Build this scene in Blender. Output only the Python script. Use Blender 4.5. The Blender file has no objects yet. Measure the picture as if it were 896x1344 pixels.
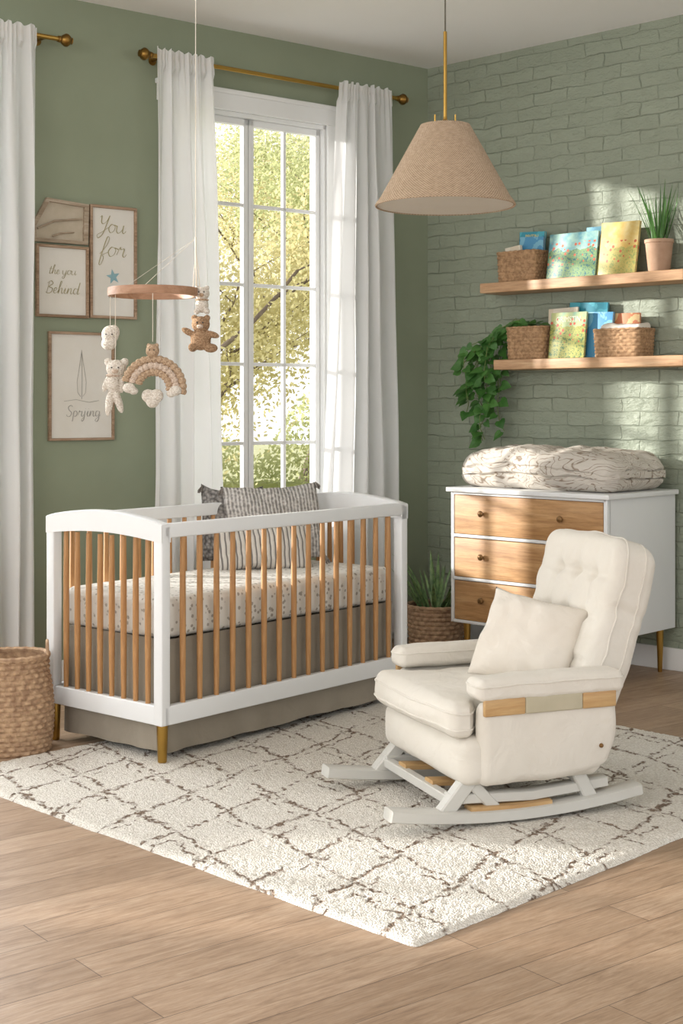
import bpy, bmesh, math, random
from mathutils import Vector, Matrix, noise
random.seed(7)
sc = bpy.context.scene
COL = sc.collection
PI = math.pi

# ---------------------------------------------------------------- helpers
def lin(h):
    h = h.lstrip('#')
    o = []
    for i in (0, 2, 4):
        c = int(h[i:i+2], 16) / 255.0
        o.append(c/12.92 if c <= 0.04045 else ((c+0.055)/1.055)**2.4)
    return (o[0], o[1], o[2], 1.0)

class NT:
    def __init__(s, name):
        s.m = bpy.data.materials.new(name)
        s.m.use_nodes = True
        s.t = s.m.node_tree
        s.b = s.t.nodes['Principled BSDF']
        s.out = s.t.nodes['Material Output']
    def n(s, typ, **kw):
        nd = s.t.nodes.new(typ)
        for k, v in kw.items():
            setattr(nd, k, v)
        return nd
    def l(s, a, b):
        s.t.links.new(a, b)
    def coord(s, scale=(1, 1, 1), rot=(0, 0, 0)):
        tc = s.n('ShaderNodeTexCoord')
        mp = s.n('ShaderNodeMapping')
        mp.inputs['Scale'].default_value = scale
        mp.inputs['Rotation'].default_value = rot
        s.l(tc.outputs['Object'], mp.inputs['Vector'])
        return mp.outputs['Vector']
    def noise(s, vec, scale, detail=4, rough=0.55, dist=0):
        nd = s.n('ShaderNodeTexNoise')
        nd.inputs['Scale'].default_value = scale
        nd.inputs['Detail'].default_value = detail
        nd.inputs['Roughness'].default_value = rough
        nd.inputs['Distortion'].default_value = dist
        s.l(vec, nd.inputs['Vector'])
        return nd.outputs['Fac']
    def voro(s, vec, scale, feature='F1'):
        nd = s.n('ShaderNodeTexVoronoi', feature=feature)
        nd.inputs['Scale'].default_value = scale
        s.l(vec, nd.inputs['Vector'])
        return nd.outputs['Distance']
    def ramp(s, fac, stops, interp='LINEAR'):
        nd = s.n('ShaderNodeValToRGB')
        cr = nd.color_ramp
        cr.interpolation = interp
        while len(cr.elements) < len(stops):
            cr.elements.new(0.5)
        for e, (p, c) in zip(cr.elements, stops):
            e.position = p
            e.color = c if len(c) == 4 else (*c, 1)
        s.l(fac, nd.inputs['Fac'])
        return nd.outputs['Color']
    def math(s, op, a, b=None, c=None):
        nd = s.n('ShaderNodeMath', operation=op)
        for i, v in enumerate((a, b, c)):
            if v is None: continue
            if isinstance(v, (int, float)): nd.inputs[i].default_value = v
            else: s.l(v, nd.inputs[i])
        return nd.outputs[0]
    def mix(s, fac, a, b, blend='MIX'):
        nd = s.n('ShaderNodeMix', data_type='RGBA', blend_type=blend)
        for key, v in ((0, fac), (6, a), (7, b)):
            if isinstance(v, (int, float)): nd.inputs[key].default_value = v
            elif isinstance(v, tuple): nd.inputs[key].default_value = v
            else: s.l(v, nd.inputs[key])
        return nd.outputs[2]
    def bump(s, h, strength=0.3, dist=0.01, prev=None):
        nd = s.n('ShaderNodeBump')
        nd.inputs['Strength'].default_value = strength
        nd.inputs['Distance'].default_value = dist
        s.l(h, nd.inputs['Height'])
        if prev: s.l(prev, nd.inputs['Normal'])
        s.l(nd.outputs['Normal'], s.b.inputs['Normal'])
        return nd.outputs['Normal']
    def col(s, c):
        if isinstance(c, tuple): s.b.inputs['Base Color'].default_value = c
        else: s.l(c, s.b.inputs['Base Color'])
    def rough(s, r): s.b.inputs['Roughness'].default_value = r

def simple(name, c1, c2=None, rough=0.6, vs=8, bs=60, bst=0.15, bd=0.003, metal=0, stretch=(1, 1, 1), transl=0.0, spec=0.5):
    m = NT(name)
    v = m.coord(stretch)
    f = m.noise(v, vs)
    m.col(m.ramp(f, [(0.35, lin(c1)), (0.65, lin(c2 or c1))]))
    m.rough(rough)
    m.b.inputs['Metallic'].default_value = metal
    m.b.inputs['Specular IOR Level'].default_value = spec
    if bst: m.bump(m.noise(v, bs, 3), bst, bd)
    if transl:
        tr = m.n('ShaderNodeBsdfTranslucent')
        tr.inputs['Color'].default_value = lin(c2 or c1)
        mx = m.n('ShaderNodeMixShader')
        mx.inputs[0].default_value = transl
        m.l(m.b.outputs[0], mx.inputs[1]); m.l(tr.outputs[0], mx.inputs[2])
        m.l(mx.outputs[0], m.out.inputs['Surface'])
    return m.m

def wood(name, c1, c2, c3, axis='x', rough=0.45, sc_=1.0, gr=0.2):
    m = NT(name)
    st = {'x': (1.2, 14, 14), 'z': (14, 14, 1.2), 'y': (14, 1.2, 14)}[axis]
    v = m.coord(tuple(a*sc_ for a in st))
    f = m.noise(v, 1.6, 6, 0.6, 1.2)
    g = m.noise(v, 9, 4, 0.7)
    c = m.ramp(f, [(0.3, lin(c1)), (0.5, lin(c2)), (0.72, lin(c3))])
    c = m.mix(gr, c, m.ramp(g, [(0.35, (0.35, 0.22, 0.12, 1)), (0.6, (1, 1, 1, 1))]), 'MULTIPLY')
    m.col(c); m.rough(rough); m.bump(g, 0.12, 0.002)
    return m.m

def fabric(name, c1, c2=None, weave=500, rough=0.9, bst=0.35, vs=6, wr=0.25):
    m = NT(name)
    v = m.coord()
    f = m.noise(v, vs)
    m.col(m.ramp(f, [(0.3, lin(c1)), (0.7, lin(c2 or c1))]))
    m.rough(rough)
    m.b.inputs['Sheen Weight'].default_value = 0.08
    m.b.inputs['Specular IOR Level'].default_value = 0.2
    n1 = m.bump(m.noise(v, 11, 3, 0.5, 0.8), wr, 0.02)
    m.bump(m.noise(v, weave, 2), bst, 0.002, n1)
    return m.m
def knit(name, c1, c2, sc_=150, bst=0.8, bd=0.005):
    m = NT(name)
    v = m.coord((1, 1, 1.35))
    d = m.voro(v, sc_)
    m.col(m.ramp(d, [(0.15, lin(c2)), (0.8, lin(c1))]))
    m.rough(0.95); m.b.inputs['Specular IOR Level'].default_value = 0.1
    m.bump(m.math('MULTIPLY', d, -1.0), bst, bd)
    return m.m

class B:
    def __init__(s): s.v = []; s.f = []
    def add(s, vs, fs, M=None):
        o = len(s.v)
        for p in vs:
            p = Vector(p)
            s.v.append(M @ p if M else p)
        s.f += [tuple(i+o for i in f) for f in fs]
        return s
    def box(s, x0, x1, y0, y1, z0, z1, M=None):
        vs = [(x, y, z) for z in (z0, z1) for y in (y0, y1) for x in (x0, x1)]
        return s.add(vs, [(0, 2, 3, 1), (4, 5, 7, 6), (0, 1, 5, 4), (2, 6, 7, 3), (0, 4, 6, 2), (1, 3, 7, 5)], M)
    def rbox(s, h, r, nc=(6, 6, 4), nr=3, M=None, fn=None):
        ax = []
        for hh, n in zip(h, nc):
            rr = min(r, hh*0.999)
            c = hh-rr
            L = [-c - rr*math.tan(math.radians(45*k/nr)) for k in range(nr, 0, -1)]
            L += [-c + 2*c*i/n for i in range(n+1)]
            L += [c + rr*math.tan(math.radians(45*k/nr)) for k in range(1, nr+1)]
            ax.append(L)
        X, Y, Z = ax
        nx, ny, nz = len(X)-1, len(Y)-1, len(Z)-1
        idx = {}; vs = []; fs = []
        def g(i, j, k):
            key = (i, j, k)
            if key not in idx:
                p = Vector((X[i], Y[j], Z[k]))
                rr = [min(r, hh*0.999) for hh in h]
                core = Vector([max(-(h[a]-rr[a]), min(h[a]-rr[a], p[a])) for a in range(3)])
                d = p-core
                if d.length > 1e-9:
                    q = Vector([d[a]/rr[a] for a in range(3)])
                    q = q/q.length
                    p = core + Vector([q[a]*rr[a] for a in range(3)])
                if fn: p = Vector(fn(p))
                idx[key] = len(vs); vs.append(p)
            return idx[key]
        for i in range(nx):
            for j in range(ny):
                fs.append((g(i, j, 0), g(i, j+1, 0), g(i+1, j+1, 0), g(i+1, j, 0)))
                fs.append((g(i, j, nz), g(i+1, j, nz), g(i+1, j+1, nz), g(i, j+1, nz)))
        for i in range(nx):
            for k in range(nz):
                fs.append((g(i, 0, k), g(i+1, 0, k), g(i+1, 0, k+1), g(i, 0, k+1)))
                fs.append((g(i, ny, k), g(i, ny, k+1), g(i+1, ny, k+1), g(i+1, ny, k)))
        for j in range(ny):
            for k in range(nz):
                fs.append((g(0, j, k), g(0, j, k+1), g(0, j+1, k+1), g(0, j+1, k)))
                fs.append((g(nx, j, k), g(nx, j+1, k), g(nx, j+1, k+1), g(nx, j, k+1)))
        return s.add(vs, fs, M)
    def rb(s, x0, x1, y0, y1, z0, z1, r=0.004, nc=(1, 1, 1), nr=2, fn=None):
        M = Matrix.Translation(((x0+x1)/2, (y0+y1)/2, (z0+z1)/2))
        return s.rbox(((x1-x0)/2, (y1-y0)/2, (z1-z0)/2), r, nc, nr, M, fn)
    def tube(s, pts, rad, n=8, sec=None, side=None, closed=False):
        pts = [Vector(p) for p in pts]
        if not isinstance(rad, (list, tuple)): rad = [rad]*len(pts)
        if sec is None: sec = [(math.cos(2*PI*i/n), math.sin(2*PI*i/n)) for i in range(n)]
        n = len(sec); vs = []; fs = []; a = None
        N = len(pts)
        for i, p in enumerate(pts):
            if closed: t = (pts[(i+1) % N]-pts[i-1]).normalized()
            else: t = (pts[min(i+1, N-1)]-pts[max(i-1, 0)]).normalized()
            if side is not None:
                b = Vector(side); a = t.cross(b).normalized(); b = a.cross(t)
            else:
                if a is None:
                    a = t.orthogonal().normalized()
                else:
                    a = (a-t*a.dot(t)).normalized()
                b = t.cross(a)
            for (u, w) in sec: vs.append(p+(a*u+b*w)*rad[i])
        M_ = N if closed else N-1
        for i in range(M_):
            for j in range(n):
                q = (i+1) % N
                fs.append((i*n+j, i*n+(j+1) % n, q*n+(j+1) % n, q*n+j))
        if not closed:
            fs.append(tuple(range(n-1, -1, -1))); fs.append(tuple((N-1)*n+j for j in range(n)))
        return s.add(vs, fs)
    def lathe(s, prof, c=(0, 0, 0), n=32, M=None):
        vs = []; fs = []
        for (r, z) in prof:
            for j in range(n):
                a = 2*PI*j/n
                vs.append((c[0]+r*math.cos(a), c[1]+r*math.sin(a), c[2]+z))
        for i in range(len(prof)-1):
            for j in range(n):
                fs.append((i*n+j, i*n+(j+1) % n, (i+1)*n+(j+1) % n, (i+1)*n+j))
        if prof[0][0] > 1e-5: fs.append(tuple(range(n-1, -1, -1)))
        if prof[-1][0] > 1e-5: fs.append(tuple((len(prof)-1)*n+j for j in range(n)))
        return s.add(vs, fs, M)
    def ell(s, c, r, rot=None, n=16):
        prof = [(math.sin(PI*i/n), -math.cos(PI*i/n)) for i in range(n+1)]
        prof = [(max(a, 1e-4), b) for a, b in prof]
        M = Matrix.Translation(c) @ (rot.to_4x4() if rot else Matrix.Identity(4)) @ Matrix.Diagonal((*r, 1))
        return s.lathe(prof, n=n+4, M=M)
    def obj(s, name, mat, parent=None, smooth=True, loc=(0, 0, 0), rot=(0, 0, 0), label=None, angle=True):
        me = bpy.data.meshes.new(name)
        me.from_pydata([tuple(v) for v in s.v], [], s.f)
        bm = bmesh.new(); bm.from_mesh(me)
        bmesh.ops.recalc_face_normals(bm, faces=bm.faces)
        bm.to_mesh(me); bm.free()
        me.materials.append(mat)
        if smooth:
            for p in me.polygons: p.use_smooth = True
            try: me.set_sharp_from_angle(angle=math.radians(42))
            except Exception: pass
        o = bpy.data.objects.new(name, me)
        COL.objects.link(o)
        o.location = loc; o.rotation_euler = rot
        if parent: o.parent = parent
        if label: o['label'] = label
        return o

def meta(o, label, cat, group=None, kind=None):
    o['label'] = label; o['category'] = cat
    if group: o['group'] = group
    if kind: o['kind'] = kind
    return o
def thing(name, label, cat, loc, rz=0, group=None, rot=None):
    o = bpy.data.objects.new(name, None)
    o.empty_display_size = 0.1
    COL.objects.link(o)
    o.location = loc; o.rotation_euler = rot or (0, 0, rz)
    return meta(o, label, cat, group)
def struct(o):
    o['kind'] = 'structure'; return o
def ns(p, s=1.0, o=0.0):
    return noise.noise(Vector((p[0]*s+o, p[1]*s+o*1.7, p[2]*s-o)))

# ---------------------------------------------------------------- frames
H = 1.30; CZ = 3.19
C = Vector((0.486, 7.955, 0)); LX = Vector((0.786, 0.618, 0)); LY = Vector((-0.618, 0.786, 0))
LA = math.atan2(0.618, 0.786)
P0 = Vector((1.64, 6.86, 0)); RX = Vector((0.725, -0.688, 0)).normalized(); RY = Vector((0.688, 0.725, 0)).normalized()
RA = math.atan2(-0.688, 0.725)
def lw(x, y, z): return C+LX*x+LY*y+Vector((0, 0, z))
def rw(x, y, z): return P0+RX*x+RY*y+Vector((0, 0, z))

# ---------------------------------------------------------------- materials
M_wallL = simple('sage_paint', '#8d957f', '#89917b', 0.85, 3, 180, 0.08, 0.002, spec=0.2)
def brick_mat():
    m = NT('painted_brick')
    tc = m.n('ShaderNodeTexCoord')
    sp = m.n('ShaderNodeSeparateXYZ'); m.l(tc.outputs['Object'], sp.inputs[0])
    nv = m.n('ShaderNodeTexNoise'); nv.inputs['Scale'].default_value = 9; nv.inputs['Detail'].default_value = 6
    m.l(tc.outputs['Object'], nv.inputs['Vector'])
    sx = m.n('ShaderNodeSeparateColor'); m.l(nv.outputs['Color'], sx.inputs[0])
    x = m.math('ADD', sp.outputs[0], m.math('MULTIPLY', m.math('SUBTRACT', sx.outputs[0], 0.5), 0.055))
    z = m.math('ADD', sp.outputs[2], m.math('MULTIPLY', m.math('SUBTRACT', sx.outputs[1], 0.5), 0.030))
    cb = m.n('ShaderNodeCombineXYZ'); m.l(x, cb.inputs[0]); m.l(z, cb.inputs[1])
    br = m.n('ShaderNodeTexBrick')
    br.inputs['Scale'].default_value = 1
    br.inputs['Brick Width'].default_value = 0.215
    br.inputs['Row Height'].default_value = 0.070
    br.inputs['Mortar Size'].default_value = 0.0042
    br.inputs['Mortar Smooth'].default_value = 0.8
    br.inputs['Color1'].default_value = lin('#979f8d'); br.inputs['Color2'].default_value = lin('#8f9785')
    br.inputs['Mortar'].default_value = lin('#838b79')
    m.l(cb.outputs[0], br.inputs['Vector'])
    pat = m.noise(tc.outputs['Object'], 2.6, 6, 0.65)
    pat2 = m.noise(m.coord((1, 1, 2.2), (0, 0.2, 0.4)), 5.0, 5, 0.65)
    amt = m.ramp(pat2, [(0.38, (0.18, 0.18, 0.18, 1)), (0.58, (1, 1, 1, 1))])
    c = m.mix(m.ramp(pat, [(0.45, (0, 0, 0, 1)), (0.7, (0.6, 0.6, 0.6, 1))]), br.outputs['Color'], lin('#9fa795'))
    c = m.mix(amt, lin('#929a88'), c)
    m.col(c); m.rough(0.48)
    n1 = m.noise(m.coord((0.7, 1, 1.5)), 26, 7, 0.72)
    inv = m.math('SUBTRACT', 1.0, br.outputs['Fac'])
    b1 = m.bump(m.math('MULTIPLY', inv, amt), 0.75, 0.008)
    m.bump(n1, 0.6, 0.010, b1)
    return m.m
M_brick = brick_mat()
M_ceil = simple('ceiling_paint', '#f0f0ef', '#eeeeec', 0.9, 2, 120, 0.05)
M_white = simple('white_paint', '#e4e5e5', '#e1e2e2', 0.35, 4, 90, 0.04, 0.001)
M_trim = simple('white_trim', '#e7e8e7', '#e4e5e3', 0.4, 4, 90, 0.04, 0.001)
def floor_mat():
    m = NT('oak_planks')
    tc = m.n('ShaderNodeTexCoord')
    br = m.n('ShaderNodeTexBrick')
    br.offset = 0.37
    br.inputs['Scale'].default_value = 1
    br.inputs['Brick Width'].default_value = 1.25
    br.inputs['Row Height'].default_value = 0.135
    br.inputs['Mortar Size'].default_value = 0.0014
    br.inputs['Mortar Smooth'].default_value = 0.1
    br.inputs['Color1'].default_value = lin('#c2aa92'); br.inputs['Color2'].default_value = lin('#ac947c')
    br.inputs['Mortar'].default_value = lin('#7b6856')
    m.l(tc.outputs['Object'], br.inputs['Vector'])
    v = m.coord((1.0, 10, 1))
    g = m.noise(v, 2.6, 9, 0.68, 2.2)
    g2 = m.noise(m.coord((1.2, 16, 1)), 12, 6, 0.75)
    c = m.mix(0.75, br.outputs['Color'], m.ramp(g, [(0.28, lin('#a08c79')), (0.47, lin('#e3d8cc')), (0.7, lin('#ffffff'))]), 'MULTIPLY')
    c = m.mix(0.4, c, m.ramp(g2, [(0.35, lin('#978270')), (0.6, lin('#ffffff'))]), 'MULTIPLY')
    m.col(c); m.rough(0.45)
    b1 = m.bump(m.math('SUBTRACT', 1.0, br.outputs['Fac']), 0.4, 0.003)
    m.bump(g2, 0.08, 0.002, b1)
    return m.m
M_floor = floor_mat()
M_oak = wood('crib_oak', '#a97948', '#bd905e', '#cba375', 'z', gr=0.3)
M_oakx = wood('drawer_oak', '#a67a4a', '#bb905f', '#c9a274', 'x', 0.5, 0.6, gr=0.45)
M_shelf = wood('shelf_oak', '#ad8560', '#c29a73', '#ceae88', 'x', 0.5, gr=0.3)
M_frame = wood('frame_wood', '#80684f', '#9e846a', '#b39b84', 'x', 0.6, gr=0.5)
M_framew = wood('weathered_wood', '#8b7a67', '#a89984', '#c0b2a2', 'x', 0.8, gr=0.5)
M_ring = wood('ring_wood', '#9a7254', '#ab8264', '#ba9276', 'x', 0.5)
M_brass = simple('brass', '#b8954f', '#ad8945', 0.28, 6, 60, 0.02, metal=1)
M_brassd = simple('aged_brass', '#8f6f3a', '#7e6030', 0.35, 12, 60, 0.05, metal=1)
M_knob = simple('bronze_knob', '#75552f', '#856338', 0.4, 12, 60, 0.05, metal=0.5)
M_cream = fabric('cream_upholstery', '#d8d2c7', '#ddd8ce', 700, 0.85, 0.25, wr=0.4)
M_creamp = fabric('cream_linen', '#dad2c6', '#e0d9ce', 500, 0.9, 0.3, wr=0.4)
M_taupe = fabric('taupe_linen', '#8f8678', '#999082', 500, 0.9, 0.2)
M_rocker = simple('pale_grey_paint', '#cac9c3', '#c5c3bc', 0.4, 5, 80, 0.04)
M_tanwood = wood('tan_wood', '#b58d5c', '#c29f6e', '#cfae82', 'y', 0.45)
M_sheer = simple('sheer_white', '#f8f8f8', '#fafafa', 0.9, 5, 400, 0.08, 0.001, transl=0.5, spec=0.05)
M_green = simple('dark_leaf', '#3b652d', '#56823f', 0.4, 20, 60, 0.1, transl=0.15)
M_pothos = simple('pothos_leaf', '#335f28', '#52823c', 0.35, 14, 60, 0.1, transl=0.1)
M_snake = NT('snake_leaf')
_v = M_snake.coord((1, 1, 1)); _f = M_snake.noise(_v, 40, 3)
M_snake.col(M_snake.ramp(_f, [(0.35, lin('#46633a')), (0.6, lin('#7a9560'))])); M_snake.rough(0.4); M_snake = M_snake.m
M_vine = simple('vine_stem', '#5b6d35', '#6d7c42', 0.6, bst=0)
M_soil = simple('soil', '#3a2b20', '#4a382a', 0.95, 40, 80, 0.6, 0.01)
M_straw = simple('straw', '#92745a', '#b99b7b', 0.85, 45, 160, 0.4, 0.003)
M_strawd = simple('dark_straw', '#8f6f50', '#b8946f', 0.85, 60, 180, 0.4, 0.003)
M_pot = simple('clay_pot', '#ac8a70', '#bb9b82', 0.8, 14, 90, 0.2)
M_knitc = knit('cream_knit', '#c8bdaf', '#ece6dc', 140)
M_knitt = knit('tan_knit', '#a48a70', '#ccb297', 140)
M_knitb = knit('brown_knit', '#8c6f55', '#b89879', 140)
M_knitp = knit('blush_knit', '#bca794', '#dfcdbd', 140)
M_black = simple('black_bead', '#1c1714', '#1c1714', 0.3, bst=0)
M_cord = simple('cotton_cord', '#ece4d6', '#ded4c4', 0.9, bst=0)
M_paper = simple('off_white_paper', '#d9d6ce', '#d3cfc5', 0.85, 5, 100, 0.05)
M_paperg = simple('aged_paper', '#bdb2a0', '#aea28d', 0.85, 9, 60, 0.2)
M_gold = simple('gold_ink', '#a39b74', '#989066', 0.5, bst=0)
M_grey = simple('grey_ink', '#97958c', '#a09d96', 0.7, bst=0)
M_blue = simple('blue_grey_ink', '#7fa3ab', '#88abb2', 0.7, bst=0)
M_pages = simple('book_pages', '#ece3d0', '#e0d5be', 0.8, 8, 200, 0.2, 0.001)

def shade_mat():
    m = NT('burlap_shade')
    tc = m.n('ShaderNodeTexCoord')
    sp = m.n('ShaderNodeSeparateXYZ'); m.l(tc.outputs['Object'], sp.inputs[0])
    ang = m.math('ARCTAN2', sp.outputs[1], sp.outputs[0])
    a = m.math('SINE', m.math('MULTIPLY', ang, 130.0))
    b = m.math('SINE', m.math('MULTIPLY', sp.outputs[2], 850.0))
    w = m.math('MULTIPLY', a, b)
    f = m.noise(m.coord((1, 1, 3)), 70, 5, 0.7)
    t = m.math('ADD', m.math('MULTIPLY', w, 0.4), f)
    m.col(m.ramp(t, [(0.2, lin('#8c7862')), (0.5, lin('#b09981')), (0.85, lin('#cab59e'))]))
    m.rough(0.95); m.b.inputs['Specular IOR Level'].default_value = 0.1
    m.bump(t, 0.6, 0.003)
    return m.m
M_shade = shade_mat()

def rug_mat():
    m = NT('trellis_shag')
    tc = m.n('ShaderNodeTexCoord')
    O = tc.outputs['Object']
    sp = m.n('ShaderNodeSeparateXYZ'); m.l(O, sp.inputs[0])
    def sepn(scale, det=2):
        nv = m.n('ShaderNodeTexNoise'); nv.inputs['Scale'].default_value = scale; nv.inputs['Detail'].default_value = det
        m.l(O, nv.inputs['Vector'])
        s = m.n('ShaderNodeSeparateColor'); m.l(nv.outputs['Color'], s.inputs[0]); return s
    s1, s2, s3 = sepn(2.2), sepn(14, 2), sepn(60, 3)
    def off(k, amp, s): return m.math('MULTIPLY', m.math('SUBTRACT', s.outputs[k], 0.5), amp)
    def dist(base, k):
        r = m.math('ADD', base, off(k, 0.12, s1))
        r = m.math('ADD', r, off(k, 0.070, s2))
        return m.math('ADD', r, off(k, 0.034, s3))
    u = dist(sp.outputs[0], 0); v = dist(sp.outputs[1], 1)
    a = m.math('MULTIPLY', m.math('SUBTRACT', u, v), 0.707/0.27)
    b = m.math('MULTIPLY', m.math('ADD', u, v), 0.707/0.44)
    def line(e, w):
        t = m.math('ABSOLUTE', m.math('SUBTRACT', m.math('FRACT', e), 0.5))
        mr = m.n('ShaderNodeMapRange'); mr.inputs[1].default_value = w*1.5; mr.inputs[2].default_value = w*0.5
        mr.inputs[3].default_value = 0; mr.inputs[4].default_value = 1
        m.l(t, mr.inputs[0]); return mr.outputs[0]
    mask = m.noise(O, 6, 2)
    mask2 = m.noise(m.coord((1, 1, 1), (0.5, 0.3, 1)), 6.0, 2)
    mk1 = m.math('GREATER_THAN', mask, 0.36)
    mk2 = m.math('GREATER_THAN', mask2, 0.36)
    e1 = m.math('ADD', a, b); e2 = m.math('SUBTRACT', a, b)
    L = m.math('MAXIMUM', m.math('MULTIPLY', line(e1, 0.031), mk1), m.math('MULTIPLY', line(e2, 0.031), mk2))
    L2 = m.math('MULTIPLY', line(m.math('ADD', e1, 0.20), 0.022), m.math('GREATER_THAN', mask2, 0.52))
    L3 = m.math('MULTIPLY', line(m.math('ADD', e2, 0.80), 0.022), m.math('GREATER_THAN', mask, 0.52))
    L = m.math('MAXIMUM', m.math('MAXIMUM', L, L2), L3)
    brk = m.ramp(m.noise(O, 40, 3), [(0.40, (0.08, 0.08, 0.08, 1)), (0.52, (1, 1, 1, 1))])
    L = m.math('MULTIPLY', L, brk)
    base = m.ramp(m.noise(O, 150, 3), [(0.3, lin('#c6bfb3')), (0.6, lin('#e4e0d8'))])
    m.col(m.mix(L, base, m.ramp(m.noise(O, 90, 2), [(0.35, lin('#645549')), (0.65, lin('#8e7c6d'))])))
    m.rough(1.0); m.b.inputs['Specular IOR Level'].default_value = 0.05
    d = m.voro(O, 170)
    h = m.math('SUBTRACT', m.math('MULTIPLY', d, -0.8), m.math('MULTIPLY', L, 0.5))
    m.bump(h, 0.7, 0.006)
    return m.m
M_rug = rug_mat()

def print_mat():
    m = NT('leaf_print_cotton')
    v = m.coord((1, 1, 1))
    f = m.math('ADD', m.voro(v, 42), m.math('MULTIPLY', m.noise(v, 90, 2), 0.35))
    m.col(m.ramp(f, [(0.40, lin('#a8a298')), (0.50, lin('#e2dfd8'))]))
    m.rough(0.9); m.bump(m.noise(v, 20, 3), 0.15, 0.01)
    return m.m
M_print = print_mat()
def quilt_mat():
    m = NT('line_print_quilt')
    v = m.coord((1.0, 1.3, 2.2))
    f = m.noise(v, 3.0, 3, 0.5, 0.8)
    fr = m.math('FRACT', m.math('MULTIPLY', f, 17.0))
    t = m.math('ABSOLUTE', m.math('SUBTRACT', fr, 0.5))
    t = m.math('ADD', t, m.math('MULTIPLY', m.math('SUBTRACT', m.noise(v, 26, 2), 0.5), 0.2))
    c = m.ramp(t, [(0.03, lin('#948576')), (0.10, lin('#c2b9ae')), (0.15, lin('#cbc4ba'))])
    m.col(c); m.rough(0.95); m.b.inputs['Specular IOR Level'].default_value = 0.1
    m.bump(m.noise(v, 16, 4, 0.55, 1.2), 0.5, 0.015)
    return m.m
M_quilt = quilt_mat()
def stripes(name, c1, c2, scale, direction, dist=0.0, st=(0.35, 0.5), nb=220, bst=0.4):
    m = NT(name)
    v = m.coord()
    w = m.n('ShaderNodeTexWave', wave_type='BANDS', bands_direction=direction)
    w.inputs['Scale'].default_value = scale; w.inputs['Distortion'].default_value = dist
    m.l(v, w.inputs['Vector'])
    m.col(m.ramp(w.outputs['Fac'], [(st[0], lin(c1)), (st[1], lin(c2))]))
    m.rough(0.95)
    b = m.bump(w.outputs['Fac'], bst, 0.006)
    m.bump(m.noise(v, nb, 2), 0.5, 0.003, b)
    return m.m
M_stripe = stripes('striped_cotton', '#76726e', '#cdc8c0', 15, 'X', 0.6, (0.14, 0.30))
def ribknit(name, c1, c2):
    m = NT(name)
    v = m.coord()
    w = m.n('ShaderNodeTexWave', wave_type='BANDS', bands_direction='X')
    w.inputs['Scale'].default_value = 20; w.inputs['Distortion'].default_value = 1.5
    m.l(v, w.inputs['Vector'])
    d = m.voro(v, 75)
    t = m.math('SUBTRACT', m.math('ADD', m.math('MULTIPLY', w.outputs['Fac'], 0.5), 0.5), m.math('MULTIPLY', d, 0.6))
    m.col(m.ramp(t, [(0.1, lin(c1)), (0.7, lin(c2))]))
    m.rough(0.95); m.bump(t, 1.0, 0.010)
    return m.m
M_knitg = ribknit('grey_ribbed_knit', '#85817d', '#cdc8c2')
M_knitd = knit('slate_knit', '#5b5856', '#9d9994', 62, 1.0, 0.01)

def cover(name, cols, sc_=9, rough=0.4):
    m = NT(name)
    v = m.coord()
    f = m.noise(v, sc_, 4, 0.6, 0.8)
    st = [(0.28+0.44*i/(len(cols)-1), lin(c)) for i, c in enumerate(cols)]
    m.col(m.ramp(f, st, 'CONSTANT')); m.rough(rough)
    return m.m
def scene_cover(name, sky, sky2, land, land2, accent, horizon=0.11):
    """storybook cover: sky wash above, patterned meadow below, small bright accents"""
    m = NT(name)
    tc = m.n('ShaderNodeTexCoord'); O = tc.outputs['Object']
    sp = m.n('ShaderNodeSeparateXYZ'); m.l(O, sp.inputs[0])
    skyc = m.ramp(m.noise(O, 18, 4), [(0.35, lin(sky)), (0.6, lin(sky2))])
    landc = m.ramp(m.noise(O, 60, 5, 0.65), [(0.35, lin(land)), (0.5, lin(land2)), (0.62, lin(land))])
    z = m.math('ADD', sp.outputs[2], m.math('MULTIPLY', m.math('SUBTRACT', m.noise(O, 14, 3), 0.5), 0.12))
    c = m.mix(m.math('LESS_THAN', z, horizon), skyc, landc)
    v = m.voro(O, 34)
    band = m.math('MULTIPLY', m.math('GREATER_THAN', sp.outputs[2], horizon*0.45), m.math('LESS_THAN', sp.outputs[2], horizon*1.25))
    c = m.mix(m.math('MULTIPLY', m.math('LESS_THAN', v, 0.26), band), c, lin(accent))
    m.col(c); m.rough(0.4)
    return m.m

# ---------------------------------------------------------------- room shell
def floor_poly(z0, z1, mat, name):
    pts = [C+Vector((0.25, 0.35, 0)), C+Vector((-0.25, 0.0, 0)), lw(-9.6, 0.2, 0), Vector((-7.2, -3, 0)), Vector((5, -3, 0)), rw(3.6, 0.2, 0)]
    inv = Matrix.Rotation(-LA, 4, 'Z')
    loc = [inv @ (p-C) for p in pts]
    n = len(loc)
    b = B()
    b.add([(p.x, p.y, z0) for p in loc]+[(p.x, p.y, z1) for p in loc],
          [tuple(range(n)), tuple(range(n, 2*n))]+[(i, (i+1) % n, n+(i+1) % n, n+i) for i in range(n)])
    return struct(b.obj(name, mat, smooth=False, loc=C, rot=(0, 0, LA)))
floor_poly(-0.1, 0, M_floor, 'floor')
floor_poly(CZ, CZ+0.1, M_ceil, 'ceiling')

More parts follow.
